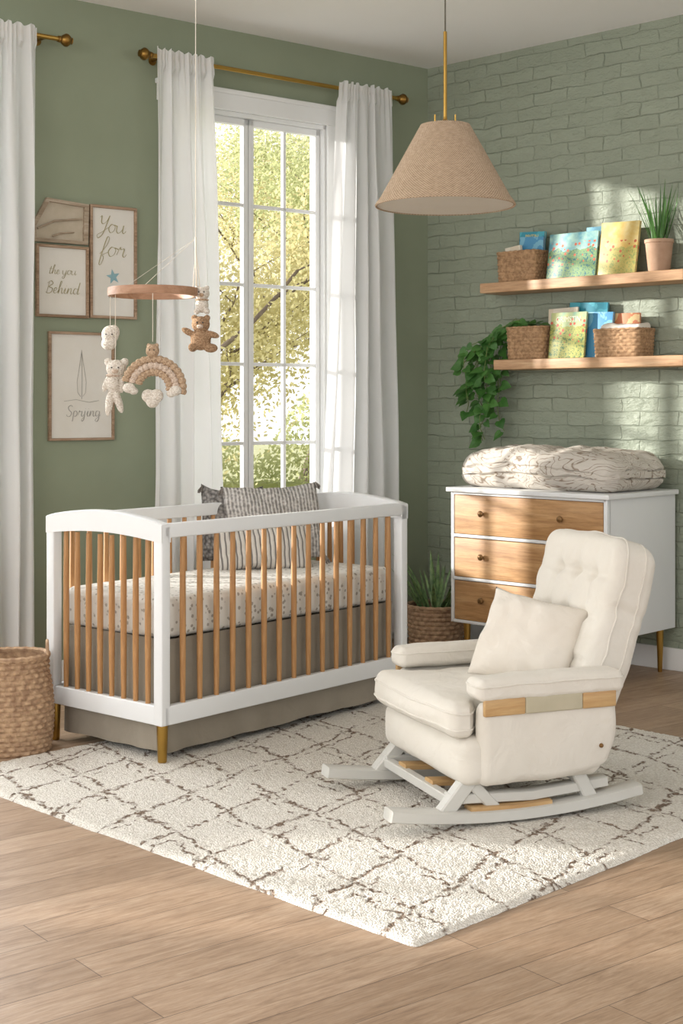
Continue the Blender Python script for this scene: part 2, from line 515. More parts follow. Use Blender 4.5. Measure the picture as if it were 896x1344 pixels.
WINS = [(-1.68, -0.72), (-3.75, -2.79), (-6.3, -5.1), (-8.4, -7.2)]  # last two windows are unseen, added so sun reaches the foreground floor
Z0, Z1 = 0.62, 2.78
b = B()
edges = [-9.5]
for a_, c_ in sorted(WINS): edges += [a_, c_]
edges.append(0.14)
for i in range(0, len(edges), 2): b.box(edges[i], edges[i+1], 0, 0.14, 0, CZ)
for a_, c_ in WINS:
    b.box(a_, c_, 0, 0.14, 0, Z0); b.box(a_, c_, 0, 0.14, Z1, CZ)
struct(b.obj('wall_left', M_wallL, smooth=False, loc=C, rot=(0, 0, LA)))
b = B(); b.box(-1.60, 3.6, 0, 0.12, 0, CZ)
struct(b.obj('wall_right', M_brick, smooth=False, loc=P0, rot=(0, 0, RA)))
b = B(); b.rb(-9.5, -0.012, -0.015, 0, 0, 0.11, 0.004)
struct(b.obj('baseboard_left', M_trim, loc=C, rot=(0, 0, LA)))
b = B(); b.rb(-1.575, 3.6, -0.015, 0, 0, 0.11, 0.004)
struct(b.obj('baseboard_right', M_trim, loc=P0, rot=(0, 0, RA)))

for wi, (a_, c_) in enumerate(WINS):
    b = B()
    k = 0.075
    b.rb(a_-k, a_+0.005, -0.02, 0.0, Z0-0.02, Z1+0.005, 0.004)
    b.rb(c_-0.005, c_+k, -0.02, 0.0, Z0-0.02, Z1+0.005, 0.004)
    b.rb(a_-k-0.01, c_+k+0.01, -0.025, 0.0, Z1, Z1+0.085, 0.004)
    b.rb(a_-k-0.02, c_+k+0.02, -0.035, 0.0, Z1+0.08, Z1+0.105, 0.006)
    b.rb(a_-k-0.02, c_+k+0.02, -0.05, 0.03, Z0-0.03, Z0, 0.006)
    b.box(a_, a_+0.02, 0, 0.12, Z0, Z1); b.box(c_-0.02, c_, 0, 0.12, Z0, Z1)
    b.box(a_, c_, 0, 0.12, Z1-0.02, Z1); b.box(a_, c_, 0, 0.12, Z0, Z0+0.02)
    mid = (a_+c_)/2
    for (l, r) in ((a_+0.02, mid-0.002), (mid+0.002, c_-0.02)):
        y0, y1 = 0.03, 0.065
        sw = 0.03
        b.rb(l, l+sw, y0, y1, Z0+0.02, Z1-0.02, 0.004); b.rb(r-sw, r, y0, y1, Z0+0.02, Z1-0.02, 0.004)
        b.rb(l, r, y0, y1, Z1-0.055, Z1-0.02, 0.004); b.rb(l, r, y0, y1, Z0+0.02, Z0+0.07, 0.004)
        m_ = (l+r)/2
        b.rb(m_-0.009, m_+0.009, y0+0.005, y1-0.005, Z0+0.05, Z1-0.04, 0.003)
        zz0, zz1 = Z0+0.07, Z1-0.055
        for q in range(1, 5):
            zq = zz0+(zz1-zz0)*q/5
            b.rb(l+0.02, r-0.02, y0+0.005, y1-0.005, zq-0.009, zq+0.009, 0.003)
    struct(b.obj('window_%d' % (wi+1), M_trim, loc=C, rot=(0, 0, LA)))

# ---------------------------------------------------------------- curtains & rods
def rod(x0, x1, label):
    t = thing('curtain_rod', label, 'curtain rod', lw((x0+x1)/2, -0.1, 2.965), LA, 'brass curtain rods')
    h = (x1-x0)/2
    b = B(); b.tube([(-h+0.03, 0, 0), (h-0.03, 0, 0)], 0.011, 14)
    b.obj('pole', M_brass, t)
    for sg in (-1, 1):
        b = B()
        prof = [(0.001, 0), (0.014, 0.002), (0.016, 0.012), (0.012, 0.018), (0.02, 0.024), (0.03, 0.04), (0.03, 0.05), (0.02, 0.063), (0.012, 0.068), (0.016, 0.073), (0.001, 0.078)]
        M = Matrix.Translation((sg*(h-0.045), 0, 0)) @ Matrix.Rotation(sg*PI/2, 4, 'Y')
        b.lathe(prof, n=20, M=M)
        b.obj('finial', M_brassd, t)
        b = B()
        b.tube([(sg*(h-0.10), 0, 0), (sg*(h-0.10), 0.099, 0)], 0.007, 10)
        b.lathe([(0.02, 0), (0.022, 0.004), (0.001, 0.006)], n=18, M=Matrix.Translation((sg*(h-0.10), 0.099, 0)) @ Matrix.Rotation(PI/2, 4, 'X'))
        b.obj('bracket', M_brassd, t)
rod(-1.89, -0.27, 'brass curtain rod with turned finials over the window')
rod(-3.95, -2.30, 'brass curtain rod with turned finials above sheer curtain')

def curtain(t0, t1, b0, b1, zt, zb, n, seed, label):
    nu, nv = 240, 90
    vs = []; fs = []
    cx = (b0+b1)/2
    for j in range(nv+1):
        f = (j/nv)**1.15
        z = zt+(zb-zt)*f
        e = min(1, f*1.15)**0.8
        xa = t0+(b0-t0)*e; xb = t1+(b1-t1)*e
        for i in range(nu+1):
            u = i/nu
            soft = max(0, 1-f*7)
            ph = 2*PI*n*(u+0.035*math.sin(5*u+seed)+0.06*ns((u*2.2, f*0.9, seed)))
            amp = (0.012+0.024*min(1, f*3))*(1+0.7*ns((u*4, f*1.2, seed+3)))
            x = xa+(xb-xa)*u+0.008*math.sin(ph*0.5+f*4)
            y = -0.112-amp*math.sin(ph)-0.006*math.sin(1.7*ph+f*3+seed)+0.018*ns((u*4, f*4, seed+9))*min(1, f*4)-soft*0.006*math.sin(2*PI*n*3.3*u+seed)
            y = min(y, -0.045)
            if z > 2.90: y = min(y, -0.1145-0.004*(1+math.sin(2*PI*n*3.3*u+seed))*(1 if abs(z-2.965) > 0.014 else 0.3))
            zz = z+(0.007*math.sin(2*PI*n*1.6*u+seed)*max(0, 1-f*30))
            vs.append((x-cx, y+0.1, zz))
    for j in range(nv):
        for i in range(nu):
            a = j*(nu+1)+i
            fs.append((a, a+1, a+nu+2, a+nu+1))
    b = B(); b.add(vs, fs)
    o = b.obj('curtain', M_sheer, loc=lw(cx, -0.1, 0), rot=(0, 0, LA))
    meta(o, label, 'curtain', 'white sheer curtain panels')
curtain(-1.84, -1.52, -1.85, -1.435, 3.0, 0.06, 4.6, 1.0, 'long white sheer curtain panel gathered beside the window')
curtain(-0.72, -0.37, -0.83, -0.27, 3.0, 0.06, 4.6, 4.0, 'long white sheer curtain panel hanging near the room corner')
curtain(-2.85, -2.46, -2.83, -2.445, 3.0, 0.2, 4.8, 7.0, 'long white sheer curtain panel beside framed nursery prints')

# ---------------------------------------------------------------- framed art
def text(body, size, mat, parent, loc, shear=0.35, name='lettering', extr=0.0006, sx=1.0):
    cu = bpy.data.curves.new(name, 'FONT')
    cu.body = body; cu.size = size; cu.shear = shear; cu.align_x = 'CENTER'; cu.align_y = 'CENTER'; cu.extrude = extr
    tmp = bpy.data.objects.new('tmp', cu); COL.objects.link(tmp)
    bpy.context.view_layer.update()
    me = bpy.data.meshes.new_from_object(tmp.evaluated_get(bpy.context.evaluated_depsgraph_get()))
    bpy.data.objects.remove(tmp)
    me.materials.clear(); me.materials.append(mat)
    o = bpy.data.objects.new(name, me); COL.objects.link(o)
    o.parent = parent; o.location = loc; o.rotation_euler = (PI/2, 0, 0); o.scale = (sx, 1, 1)
    return o
GL = {
 'o': (.58, [[(.45,.42),(.2,.5),(.05,.25),(.2,.0),(.42,.1),(.47,.35),(.38,.47),(.62,.40)]]),
 'u': (.64, [[(0,.45),(.04,.1),(.2,0),(.4,.2),(.45,.48),(.45,.1),(.56,.0),(.68,.15)]]),
 'Y': (.66, [[(0,.88),(.1,.98),(.14,.6),(.3,.5),(.5,.7),(.62,1.02),(.52,.5),(.36,-.15),(.1,-.38),(.02,-.2),(.3,0),(.68,.3)]]),
 'f': (.44, [[(0,.1),(.3,.55),(.4,.95),(.26,1.02),(.16,.5),(.06,-.38),(.18,-.46),(.26,-.1),(.16,.05),(.46,.2)]]),
 'r': (.54, [[(0,.1),(.13,.52),(.2,.40),(.4,.44),(.37,.1),(.48,.0),(.6,.15)]]),
 'w': (.70, [[(0,.45),(.05,.05),(.2,.02),(.3,.4),(.35,.05),(.5,.02),(.6,.46),(.72,.42)]]),
 'e': (.42, [[(0,.15),(.3,.3),(.24,.48),(.1,.4),(.05,.15),(.2,0),(.45,.15)]]),
 't': (.38, [[(.2,.85),(.12,.15),(.2,0),(.4,.15)], [(0,.55),(.38,.6)]]),
 'h': (.58, [[(0,.1),(.2,.7),(.26,1),(.14,.97),(.08,0),(.2,.38),(.36,.45),(.4,.1),(.48,0),(.6,.12)]]),
 'B': (.66, [[(.1,0),(.13,.5),(.16,1)], [(.0,.85),(.3,1.04),(.52,.82),(.2,.55),(.56,.4),(.47,.05),(.12,-.02),(-.02,.1)]]),
 'i': (.30, [[(0,.15),(.12,.48),(.1,.08),(.2,0),(.32,.12)], [(.16,.66),(.17,.70)]]),
 'n': (.58, [[(0,.1),(.08,.48),(.06,0),(.2,.4),(.36,.45),(.38,.08),(.48,0),(.6,.12)]]),
 'd': (.62, [[(.4,.42),(.15,.48),(.04,.2),(.18,0),(.38,.15),(.5,1.0),(.46,.1),(.54,0),(.65,.12)]]),
 'S': (.60, [[(.5,.85),(.35,1),(.1,.85),(.2,.55),(.45,.35),(.35,.02),(.1,0),(0,.15)]]),
 'p': (.50, [[(0,.15),(.1,.48),(.06,0),(.02,-.45)], [(.06,.35),(.25,.5),(.42,.3),(.3,.02),(.08,.05)]]),
 'j': (.32, [[(.15,.48),(.13,0),(.1,-.3),(-.05,-.45),(-.10,-.3),(.05,-.1)], [(.17,.66),(.18,.70)]]),
 'g': (.55, [[(.4,.42),(.15,.48),(.04,.2),(.18,0),(.38,.2),(.42,.45),(.38,-.3),(.2,-.48),(.08,-.3),(.55,.12)]]),
 'y': (.58, [[(0,.45),(.04,.1),(.2,0),(.4,.2),(.45,.48),(.38,-.3),(.2,-.48),(.08,-.3),(.58,.12)]]),
 ' ': (.35, []),
}
def script_text(body, size, mat, parent, x, z, th=0.0016, slant=0.22, y=-0.0115):
    W_ = sum(GL[c][0] for c in body)
    b = B(); cx = -W_/2
    for c in body:
        for st in GL[c][1]:
            P = [Vector((p[0], p[1], 0)) for p in st]
            Q = [P[0]]+P+[P[-1]]
            out = []
            for k in range(1, len(Q)-2):
                for s_ in range(5):
                    t_ = s_/5
                    p0, p1, p2, p3 = Q[k-1], Q[k], Q[k+1], Q[k+2]
                    out.append(0.5*((2*p1)+(p2-p0)*t_+(2*p0-5*p1+4*p2-p3)*t_**2+(3*p1-p0-3*p2+p3)*t_**3))
            out.append(P[-1])
            pts = [(x+(cx+p.x+slant*p.y)*size, y, z+(p.y-0.3)*size) for p in out]
            rr = []
            for k in range(len(pts)):
                dz = pts[min(k+1, len(pts)-1)][2]-pts[max(0, k-1)][2]
                rr.append(th*(1.3 if dz < 0 else 0.7))
            b.tube(pts, rr, 5)
        cx += GL[c][0]
    return b.obj('lettering', mat, parent)
def frame(xc, zc, w, h, fmat, label, bw=0.013):
    t = thing('picture_frame', label, 'picture frame', lw(xc, -0.0, zc), LA, 'framed nursery prints')
    b = B(); hw, hh = w/2, h/2
    b.rb(-hw, hw, -0.022, -0.001, hh-bw, hh, 0.003); b.rb(-hw, hw, -0.022, -0.001, -hh, -hh+bw, 0.003)
    b.rb(-hw, -hw+bw, -0.022, -0.001, -hh+bw*0.6, hh-bw*0.6, 0.003); b.rb(hw-bw, hw, -0.022, -0.001, -hh+bw*0.6, hh-bw*0.6, 0.003)
    b.obj('frame', fmat, t)
    b = B(); b.box(-hw+bw*0.7, hw-bw*0.7, -0.010, -0.002, -hh+bw*0.7, hh-bw*0.7)
    b.obj('print', M_paper, t, smooth=False)
    return t
def star(parent, x, z, r, mat):
    b = B(); vs = []
    for i in range(10):
        rr = r if i % 2 == 0 else r*0.42
        a = PI/2+i*PI/5+0.2
        vs.append((x+rr*math.cos(a), -0.0115, z+rr*math.sin(a)))
    b.add(vs+[(x, -0.0125, z)], [(i, (i+1) % 10, 10) for i in range(10)])
    b.obj('star_motif', mat, parent, smooth=False)
t = frame(-2.008, 1.972, 0.25, 0.535, M_frame, 'tall wood-framed print with gold script and pale blue star')
script_text('You', 0.078, M_gold, t, -0.01, 0.165, 0.0017)
script_text('for', 0.088, M_gold, t, -0.005, 0.055, 0.0017)
star(t, 0.0, -0.068, 0.038, M_blue)
script_text('we', 0.045, M_grey, t, 0.0, -0.155, 0.0010)
t = frame(-2.274, 1.868, 0.268, 0.335, M_frame, 'small wood-framed print reading behind in gold script')
script_text('the you', 0.040, M_gold, t, 0.0, 0.045, 0.0010)
script_text('Behind', 0.054, M_gold, t, 0.0, -0.04, 0.0013)
t = frame(-2.175, 1.382, 0.34, 0.507, M_frame, 'wood-framed line drawing print with grey lettering', 0.012)
script_text('Sprjing', 0.052, M_grey, t, 0.01, -0.125, 0.0013, 0.12)
b = B()
b.tube([(0.0, -0.012, -0.06), (0.002, -0.012, 0.05), (0.0, -0.012, 0.17)], 0.0010, 5)
for sg in (-1, 1):
    b.tube([(0.0, -0.012, 0.165), (sg*0.010, -0.012, 0.10), (sg*0.024, -0.012, 0.02), (sg*0.020, -0.012, -0.03), (sg*0.006, -0.012, -0.048)], 0.0009, 5)
b.tube([(-0.09, -0.012, -0.07), (-0.03, -0.012, -0.062), (0.04, -0.012, -0.075), (0.09, -0.012, -0.066)], 0.0009, 5)
b.obj('line_drawing', M_grey, t)
t = thing('picture_frame', 'weathered angular driftwood frame with aged paper', 'picture frame', lw(-2.285, 0, 2.145), LA, 'framed nursery prints')
poly = [(-0.145, -0.10), (-0.15, -0.035), (-0.07, 0.105), (0.145, 0.09), (0.14, -0.10)]
b = B()
for i in range(5):
    p, q = Vector(poly[i]), Vector(poly[(i+1) % 5])
    pi_, qi = p*0.84, q*0.84
    vs = [(p.x, -0.02, p.y), (q.x, -0.02, q.y), (qi.x, -0.02, qi.y), (pi_.x, -0.02, pi_.y), (p.x, -0.001, p.y), (q.x, -0.001, q.y), (qi.x, -0.001, qi.y), (pi_.x, -0.001, pi_.y)]
    b.add(vs, [(0, 1, 2, 3), (4, 7, 6, 5), (0, 4, 5, 1), (3, 2, 6, 7), (0, 3, 7, 4), (1, 5, 6, 2)])
b.obj('frame', M_framew, t, smooth=False)
b = B(); b.add([(x*0.9, -0.006, z*0.9) for x, z in poly]+[(x*0.9, -0.002, z*0.9) for x, z in poly], [(0, 1, 2, 3, 4), (5, 9, 8, 7, 6)]+[(i, (i+1) % 5, 5+(i+1) % 5, 5+i) for i in range(5)])
b.obj('print', M_paperg, t, smooth=False)
b = B(); b.tube([(-0.115, -0.012, -0.04), (-0.03, -0.012, 0.0), (0.11, -0.012, 0.02)], 0.005, 6); b.obj('carved_strip', M_framew, t)
b = B(); b.tube([(-0.04, -0.012, -0.07), (0.0, -0.012, -0.055), (0.07, -0.012, -0.045)], 0.004, 6); b.obj('carved_strip', M_framew, t)

# ---------------------------------------------------------------- crib
CA = math.atan2(0.761, 0.649)
CO = Vector((-0.641, 5.03, 0))
CX = Vector((0.649, 0.761, 0)); CY = Vector((-0.761, 0.649, 0))
def cw(x, y, z): return CO+CX*x+CY*y+Vector((0, 0, z))
crib = thing('crib', 'white crib with natural oak spindles and brass feet', 'crib', cw(0.715, 0.33, 0), CA)
for sx in (0, 1):
    x0 = -0.715 if sx == 0 else 0.715-0.042
    x1 = x0+0.042
    b = B()
    for y0 in (-0.33, 0.33-0.045):
        b.rb(x0, x1, y0, y0+0.045, 0.145, 0.862, 0.005)
    N = 28; vs = []; fs = []
    for i in range(N+1):
        y = -0.33+0.66*i/N
        zt = 0.868+0.036*math.sin(PI*i/N)**0.8
        zb = 0.802+0.022*math.sin(PI*i/N)
        vs += [(x0-0.002, y, zb), (x1+0.002, y, zb), (x1+0.002, y, zt-0.004), (x1-0.004, y, zt), (x0+0.004, y, zt), (x0-0.002, y, zt-0.004)]
    for i in range(N):
        for j in range(6):
            fs.append((i*6+j, i*6+(j+1) % 6, (i+1)*6+(j+1) % 6, (i+1)*6+j))
    fs += [tuple(range(6)), tuple(N*6+j for j in range(6))]
    b.add(vs, fs)
    b.rb(x0+0.004, x1-0.004, -0.32, 0.32, 0.145, 0.215, 0.004)
    b.obj('end_panel', M_white, crib)
for y0 in (-0.33, 0.33-0.03):
    b = B(); b.rb(-0.70, 0.70, y0, y0+0.03, 0.818, 0.870, 0.006)
    b.obj('top_rail', M_white, crib)
    b = B(); b.rb(-0.70, 0.70, y0, y0+0.03, 0.145, 0.215, 0.005)
    b.obj('bottom_rail', M_white, crib)
def spindle_mesh(z0, z1):
    b = B()
    pts = []; rr = []
    n = 12
    for i in range(n+1):
        f = i/n
        pts.append((0, 0, z0+(z1-z0)*f)); rr.append(0.0095+0.0022*math.sin(PI*f))
    b.tube(pts, rr, 12)
    return b
def place_spindles(n, fn, z0, z1):
    first = None
    for i in range(n):
        x, y = fn((i+1)/(n+1))
        if first is None:
            first = spindle_mesh(z0, z1).obj('spindle', M_oak, crib, label='natural oak spindle')
            o = first
        else:
            o = first.copy(); COL.objects.link(o); o.parent = crib
        o.location = (x, y, 0)
place_spindles(15, lambda f: (-0.685+1.37*f, -0.315), 0.21, 0.823)
place_spindles(15, lambda f: (-0.685+1.37*f, 0.315), 0.21, 0.823)
place_spindles(8, lambda f: (-0.694, -0.30+0.60*f), 0.21, 0.812)
place_spindles(8, lambda f: (0.694, -0.30+0.60*f), 0.21, 0.812)
for i, (x, y) in enumerate(((-0.69, -0.305), (0.69, -0.305), (-0.69, 0.305), (0.69, 0.305))):
    b = B(); zb = 0.0 if (x < 0 and y > 0) else 0.012
    b.lathe([(0.015, zb), (0.017, zb+0.004), (0.021, 0.146)], c=(x, y, 0), n=18)
    b.obj('leg', M_brass, crib, label='tapered brass foot')
b = B()
for i in range(9):
    x = -0.60+1.20*i/8
    b.box(x-0.03, x+0.03, -0.27, 0.27, 0.425, 0.440)
b.box(-0.64, 0.64, -0.272, -0.255, 0.41, 0.44); b.box(-0.64, 0.64, 0.255, 0.272, 0.41, 0.44)
b.obj('mattress_support', M_taupe, crib, smooth=False)

def mfn(p):
    q = p.copy()
    q.z += 0.005*ns(p, 6)+(0.006 if p.z > 0 else 0)*math.cos(p.x*2)*math.cos(p.y*4)
    return q
b = B(); b.rbox((0.665, 0.283, 0.075), 0.03, (30, 14, 3), 3, fn=mfn)
o = b.obj('crib_mattress', M_print, loc=cw(0.715, 0.33, 0.518), rot=(0, 0, CA))
meta(o, 'crib mattress in white sheet with small grey leaf print', 'mattress')

b = B(); vs = []; fs = []
per = []
hx, hy = 0.660, 0.287
nxs, nys = 260, 120
for i in range(nxs): per.append((-hx+2*hx*i/nxs, -hy, 0, -1, i*0.3))
for i in range(nys): per.append((hx, -hy+2*hy*i/nys, 1, 0, i*0.3))
for i in range(nxs): per.append((hx-2*hx*i/nxs, hy, 0, 1, i*0.3))
for i in range(nys): per.append((-hx, hy-2*hy*i/nys, -1, 0, i*0.3))
nv = 14
zs = [0.445-(0.445-0.035)*j/nv for j in range(nv+1)]
for j, z in enumerate(zs):
    f = j/nv
    for k, (x, y, nx_, ny_, u) in enumerate(per):
        a = 0.0055*f*math.sin(u*0.5+0.8*math.sin(u*0.23))+0.009*f*ns((x*7, y*7, z*1.5))
        a = max(-0.009, min(0.009, a))
        vs.append((x+nx_*a, y+ny_*a, z+(0.006*ns((x*4, y*4, 3)) if j == nv else 0)))
n = len(per)
for j in range(nv):
    for k in range(n): fs.append((j*n+k, j*n+(k+1) % n, (j+1)*n+(k+1) % n, (j+1)*n+k))
b.add(vs, fs)
o = b.obj('crib_skirt', M_taupe, loc=cw(0.715, 0.33, 0), rot=(0, 0, CA))
meta(o, 'taupe fabric crib skirt hanging below the mattress', 'bed skirt')

# pillows
def throw_pillow(w, h, t, n=44, pw=0.45, wr=0.008, seed=0, sag=0.0, pinch=0.07):
    vs = []; fs = []
    def P(i, j, s):
        u = -1+2*i/n; v = -1+2*j/n
        th = t/2*max(0, (1-abs(u)**2.4)*(1-abs(v)**2.4))**pw
        x = u*w/2*(1-pinch*(1-v*v)*abs(u)**3); y = v*h/2*(1-pinch*(1-u*u)*abs(v)**3)
        k = min(1, th/t*4)
        th += wr*ns((u*3, v*3, s+seed))*k
        th += wr*0.5*math.sin(9*math.atan2(v, u)+seed)*k*min(1, (u*u+v*v))
        x += 0.010*ns((u*1.5, v*1.5, seed+2)); y += 0.014*ns((u*1.5, v*1.5, seed+5))-sag*(1-u*u)*max(0, v)
        return (x, y, s*th+0.015*ns((u*1.2, v*1.2, seed+8)))
    for s in (1, -1):
        for j in range(n+1):
            for i in range(n+1): vs.append(P(i, j, s))
    o = (n+1)**2
    for j in range(n):
        for i in range(n):
            a = j*(n+1)+i
            fs.append((a, a+1, a+n+2, a+n+1)); fs.append((o+a, o+a+n+1, o+a+n+2, o+a+1))
    b = B(); b.add(vs, fs)
    return b
def merge(o, d=0.0005):
    bm = bmesh.new(); bm.from_mesh(o.data)
    bmesh.ops.remove_doubles(bm, verts=bm.verts, dist=d)
    bmesh.ops.recalc_face_normals(bm, faces=bm.faces)
    bm.to_mesh(o.data); bm.free()
M_yarn = simple('tassel_yarn', '#6d6761', '#8a837b', 0.9)
def tasselled(label, w, h, mat, loc, rot, seed, corners):
    t = thing('throw_pillow', label, 'pillow', loc, 0, 'crib cushions', rot=rot)
    o = throw_pillow(w, h, 0.13, seed=seed, sag=0.015, pinch=0.03).obj('cushion_cover', mat, t); merge(o)
    for sx, sy in corners:
        b = B()
        c0 = Vector((sx*w*0.485, sy*h*0.485, 0.01))
        for k in range(11):
            a = k*0.7
            e = c0+Vector((sx*(0.012+0.009*math.cos(a)), sy*(0.004+0.006*math.sin(a))-0.030, 0.010*math.sin(a*2)))
            b.tube([c0, (c0+e)/2+Vector((0, 0, 0.002)), e], 0.003, 5)
        b.obj('tassel', M_yarn, t)
tasselled('slate grey chunky knitted cushion in the crib', 0.28, 0.34, M_knitd, (-0.475, 6.19, 0.775), (math.radians(72), math.radians(2), math.radians(16)), 2, [(-1, 1)])
tasselled('light grey ribbed cushion with tasselled corners in the crib', 0.43, 0.345, M_knitg, (-0.30, 6.17, 0.782), (math.radians(69), math.radians(-3), math.radians(14)), 0, [(1, 1), (1, -1), (-1, 1)])
o = throw_pillow(0.42, 0.20, 0.09, seed=5).obj('throw_pillow', M_stripe, loc=(-0.335, 6.035, 0.680), rot=(math.radians(62), 0, math.radians(17))); merge(o)
meta(o, 'small charcoal and cream striped lumbar cushion in the crib', 'pillow', 'crib cushions')

# ---------------------------------------------------------------- dresser
dr = thing('dresser', 'white three-drawer dresser with oak drawer fronts', 'dresser', rw(-0.4555, -0.33, 0), RA)
b = B()
b.rb(-0.455, 0.455, -0.280, 0.30, 0.215, 0.865, 0.003)
b.rb(-0.455, -0.436, -0.30, -0.27, 0.215, 0.865, 0.002); b.rb(0.436, 0.455, -0.30, -0.27, 0.215, 0.865, 0.002)
for zz in (0.215, 0.4275, 0.6400, 0.8505):
    b.rb(-0.45, 0.45, -0.30, -0.27, zz, zz+0.0145, 0.002)
b.obj('body', M_white, dr)
b = B(); b.rb(-0.475, 0.475, -0.318, 0.30, 0.863, 0.886, 0.004)
b.obj('top', M_white, dr)
for i, zz in enumerate((0.2315, 0.444, 0.6565)):
    b = B(); b.rb(-0.433, 0.433, -0.299, -0.28, zz, zz+0.192, 0.003)
    d = b.obj('drawer', M_oakx, dr, label='oak drawer front')
    for kx in (-0.26, 0.205):
        b = B()
        M = Matrix.Translation((kx, -0.299, zz+0.105)) @ Matrix.Rotation(PI/2, 4, 'X')
        b.lathe([(0.006, 0), (0.005, 0.006), (0.011, 0.009), (0.0155, 0.014), (0.0155, 0.018), (0.010, 0.022), (0.001, 0.023)], n=20, M=M)
        b.obj('knob', M_knob, d)
for x in (-0.40, 0.40):
    for y in (-0.24, 0.25):
        b = B(); b.lathe([(0.010, 0), (0.011, 0.004), (0.019, 0.216)], c=(x, y, 0), n=16)
        b.obj('leg', M_brass, dr)

QH = (0.462, 0.262, 0.098)
def qfn(p):
    q = p.copy()
    hx_, hy_, hz_ = QH
    u, v, w = p.x/hx_, p.y/hy_, p.z/hz_
    side = max(0, max(abs(v), abs(u))-0.80)/0.20
    wob = 0.22*ns((u*1.5, v*1.5, 0), 1, 3)
    for wz, d_ in ((-0.28+wob, 0.020), (0.30-wob, 0.014)):
        g = math.exp(-((w-wz)/0.06)**2)*side
        if abs(v) > 0.8: q.y -= math.copysign(d_, v)*g
        if abs(u) > 0.85: q.x -= math.copysign(d_, u)*g
    k = 1.0 if w > -0.6 else 0.1
    q.z += k*(0.015*ns(p, 4.0, 1)+0.010*ns(p, 9, 2)+0.004*ns(p, 24, 3))
    if w > 0.4:
        q.z += 0.009*(abs(math.sin(p.x*13+1.2*ns(p, 4, 5)+p.y*4))-0.5)+0.005*(abs(math.sin(p.y*15+1.4*ns(p, 4, 8)))-0.5)
    q.z -= (0.034*abs(u)**4+0.018*abs(v)**4) if w > 0 else 0
    e = 0.014*ns((p.x, p.z*1.6, p.y), 6, 4)+0.008*ns((p.x, p.z*1.2, p.y), 15, 7)
    if abs(v) > 0.75: q.y += math.copysign(1, v)*e
    if abs(u) > 0.8: q.x += math.copysign(1, u)*e*0.7
    q.z = max(q.z, -hz_)
    return q
b = B(); b.rbox(QH, 0.080, (110, 50, 10), 9, M=Matrix.Translation((0, 0, QH[2])), fn=qfn)
o = b.obj('folded_quilt', M_quilt, loc=rw(-0.4555, -0.335, 0.887), rot=(0, 0, RA))
meta(o, 'thick folded cream quilt with thin brown lines on dresser', 'quilt')

# ---------------------------------------------------------------- shelves
for zt, xl, lab in ((1.935, -1.065, 'upper oak floating shelf holding books, basket and plant'), (1.530, -0.975, 'lower oak floating shelf holding books and baskets')):
    b = B(); b.rb(xl, 0.14, -0.20, 0.0, zt-0.052, zt, 0.004)
    o = b.obj('wall_shelf', M_shelf, loc=P0, rot=(0, 0, RA))
    meta(o, lab, 'shelf', 'floating oak shelves')

def weave(prof_fn, H_, rows, nth, amp, thick=0.006, st=3):
    vs = []; fs = []
    per = 4
    nv = rows*per
    for j in range(nv+1):
        f = j/nv; row = j//per; ph = (j % per)/per
        rowp = row % 2
        bulge = math.sin(PI*ph)
        for i in range(nth):
            th = 2*PI*i/nth
            x, y, nx_, ny_ = prof_fn(th, f)
            o = amp*(bulge*0.6+0.7*bulge*(1 if ((i//st) % 2) == rowp else -0.5))
            vs.append((x+nx_*o, y+ny_*o, f*H_))
    for j in range(nv):
        for i in range(nth): fs.append((j*nth+i, j*nth+(i+1) % nth, (j+1)*nth+(i+1) % nth, (j+1)*nth+i))
    o = len(vs)
    for j in range(2):
        f = 1-j*0.85
        for i in range(nth):
            x, y, nx_, ny_ = prof_fn(2*PI*i/nth, f)
            vs.append((x-nx_*thick, y-ny_*thick, f*H_))
    top = nv*nth
    for i in range(nth):
        k = (i+1) % nth
        fs.append((top+i, top+k, o+k, o+i)); fs.append((o+i, o+k, o+nth+k, o+nth+i))
    fs.append(tuple(o+nth+i for i in range(nth))); fs.append(tuple(range(nth-1, -1, -1)))
    b = B(); b.add(vs, fs); return b
def superell(a, c, e, tap=0.06):
    def fn(th, f):
        k = 1-tap*(1-f)
        ct, st = math.cos(th), math.sin(th)
        d = (abs(ct)**e+abs(st)**e)**(-1/e)
        x, y = a*k*ct*d, c*k*st*d
        nx_, ny_ = (abs(ct)*d)**(e-1)*math.copysign(1, ct)/a, (abs(st)*d)**(e-1)*math.copysign(1, st)/c
        l = math.hypot(nx_, ny_)
        return x, y, nx_/l, ny_/l
    return fn
def rim(fn, f, z, r, n=80, off=0.0):
    b = B()
    pts = []
    for i in range(n):
        x, y, a, c = fn(2*PI*i/n, f)
        pts.append((x+a*off, y+c*off, z+0.0015*math.sin(i*1.9)))
    b.tube(pts, r, 6, closed=True)
    return b
def basket(name, label, cat, loc, rz, a, c, h, e=6, rows=9, mat=None, group=None, tap=0.06, nth=132, amp=0.004):
    t = thing(name, label, cat, loc, rz, group)
    fn = superell(a, c, e, tap)
    weave(fn, h, rows, nth, amp).obj('body', mat or M_straw, t)
    rim(fn, 1, h, amp*1.6).obj('rim', mat or M_straw, t)
    return t
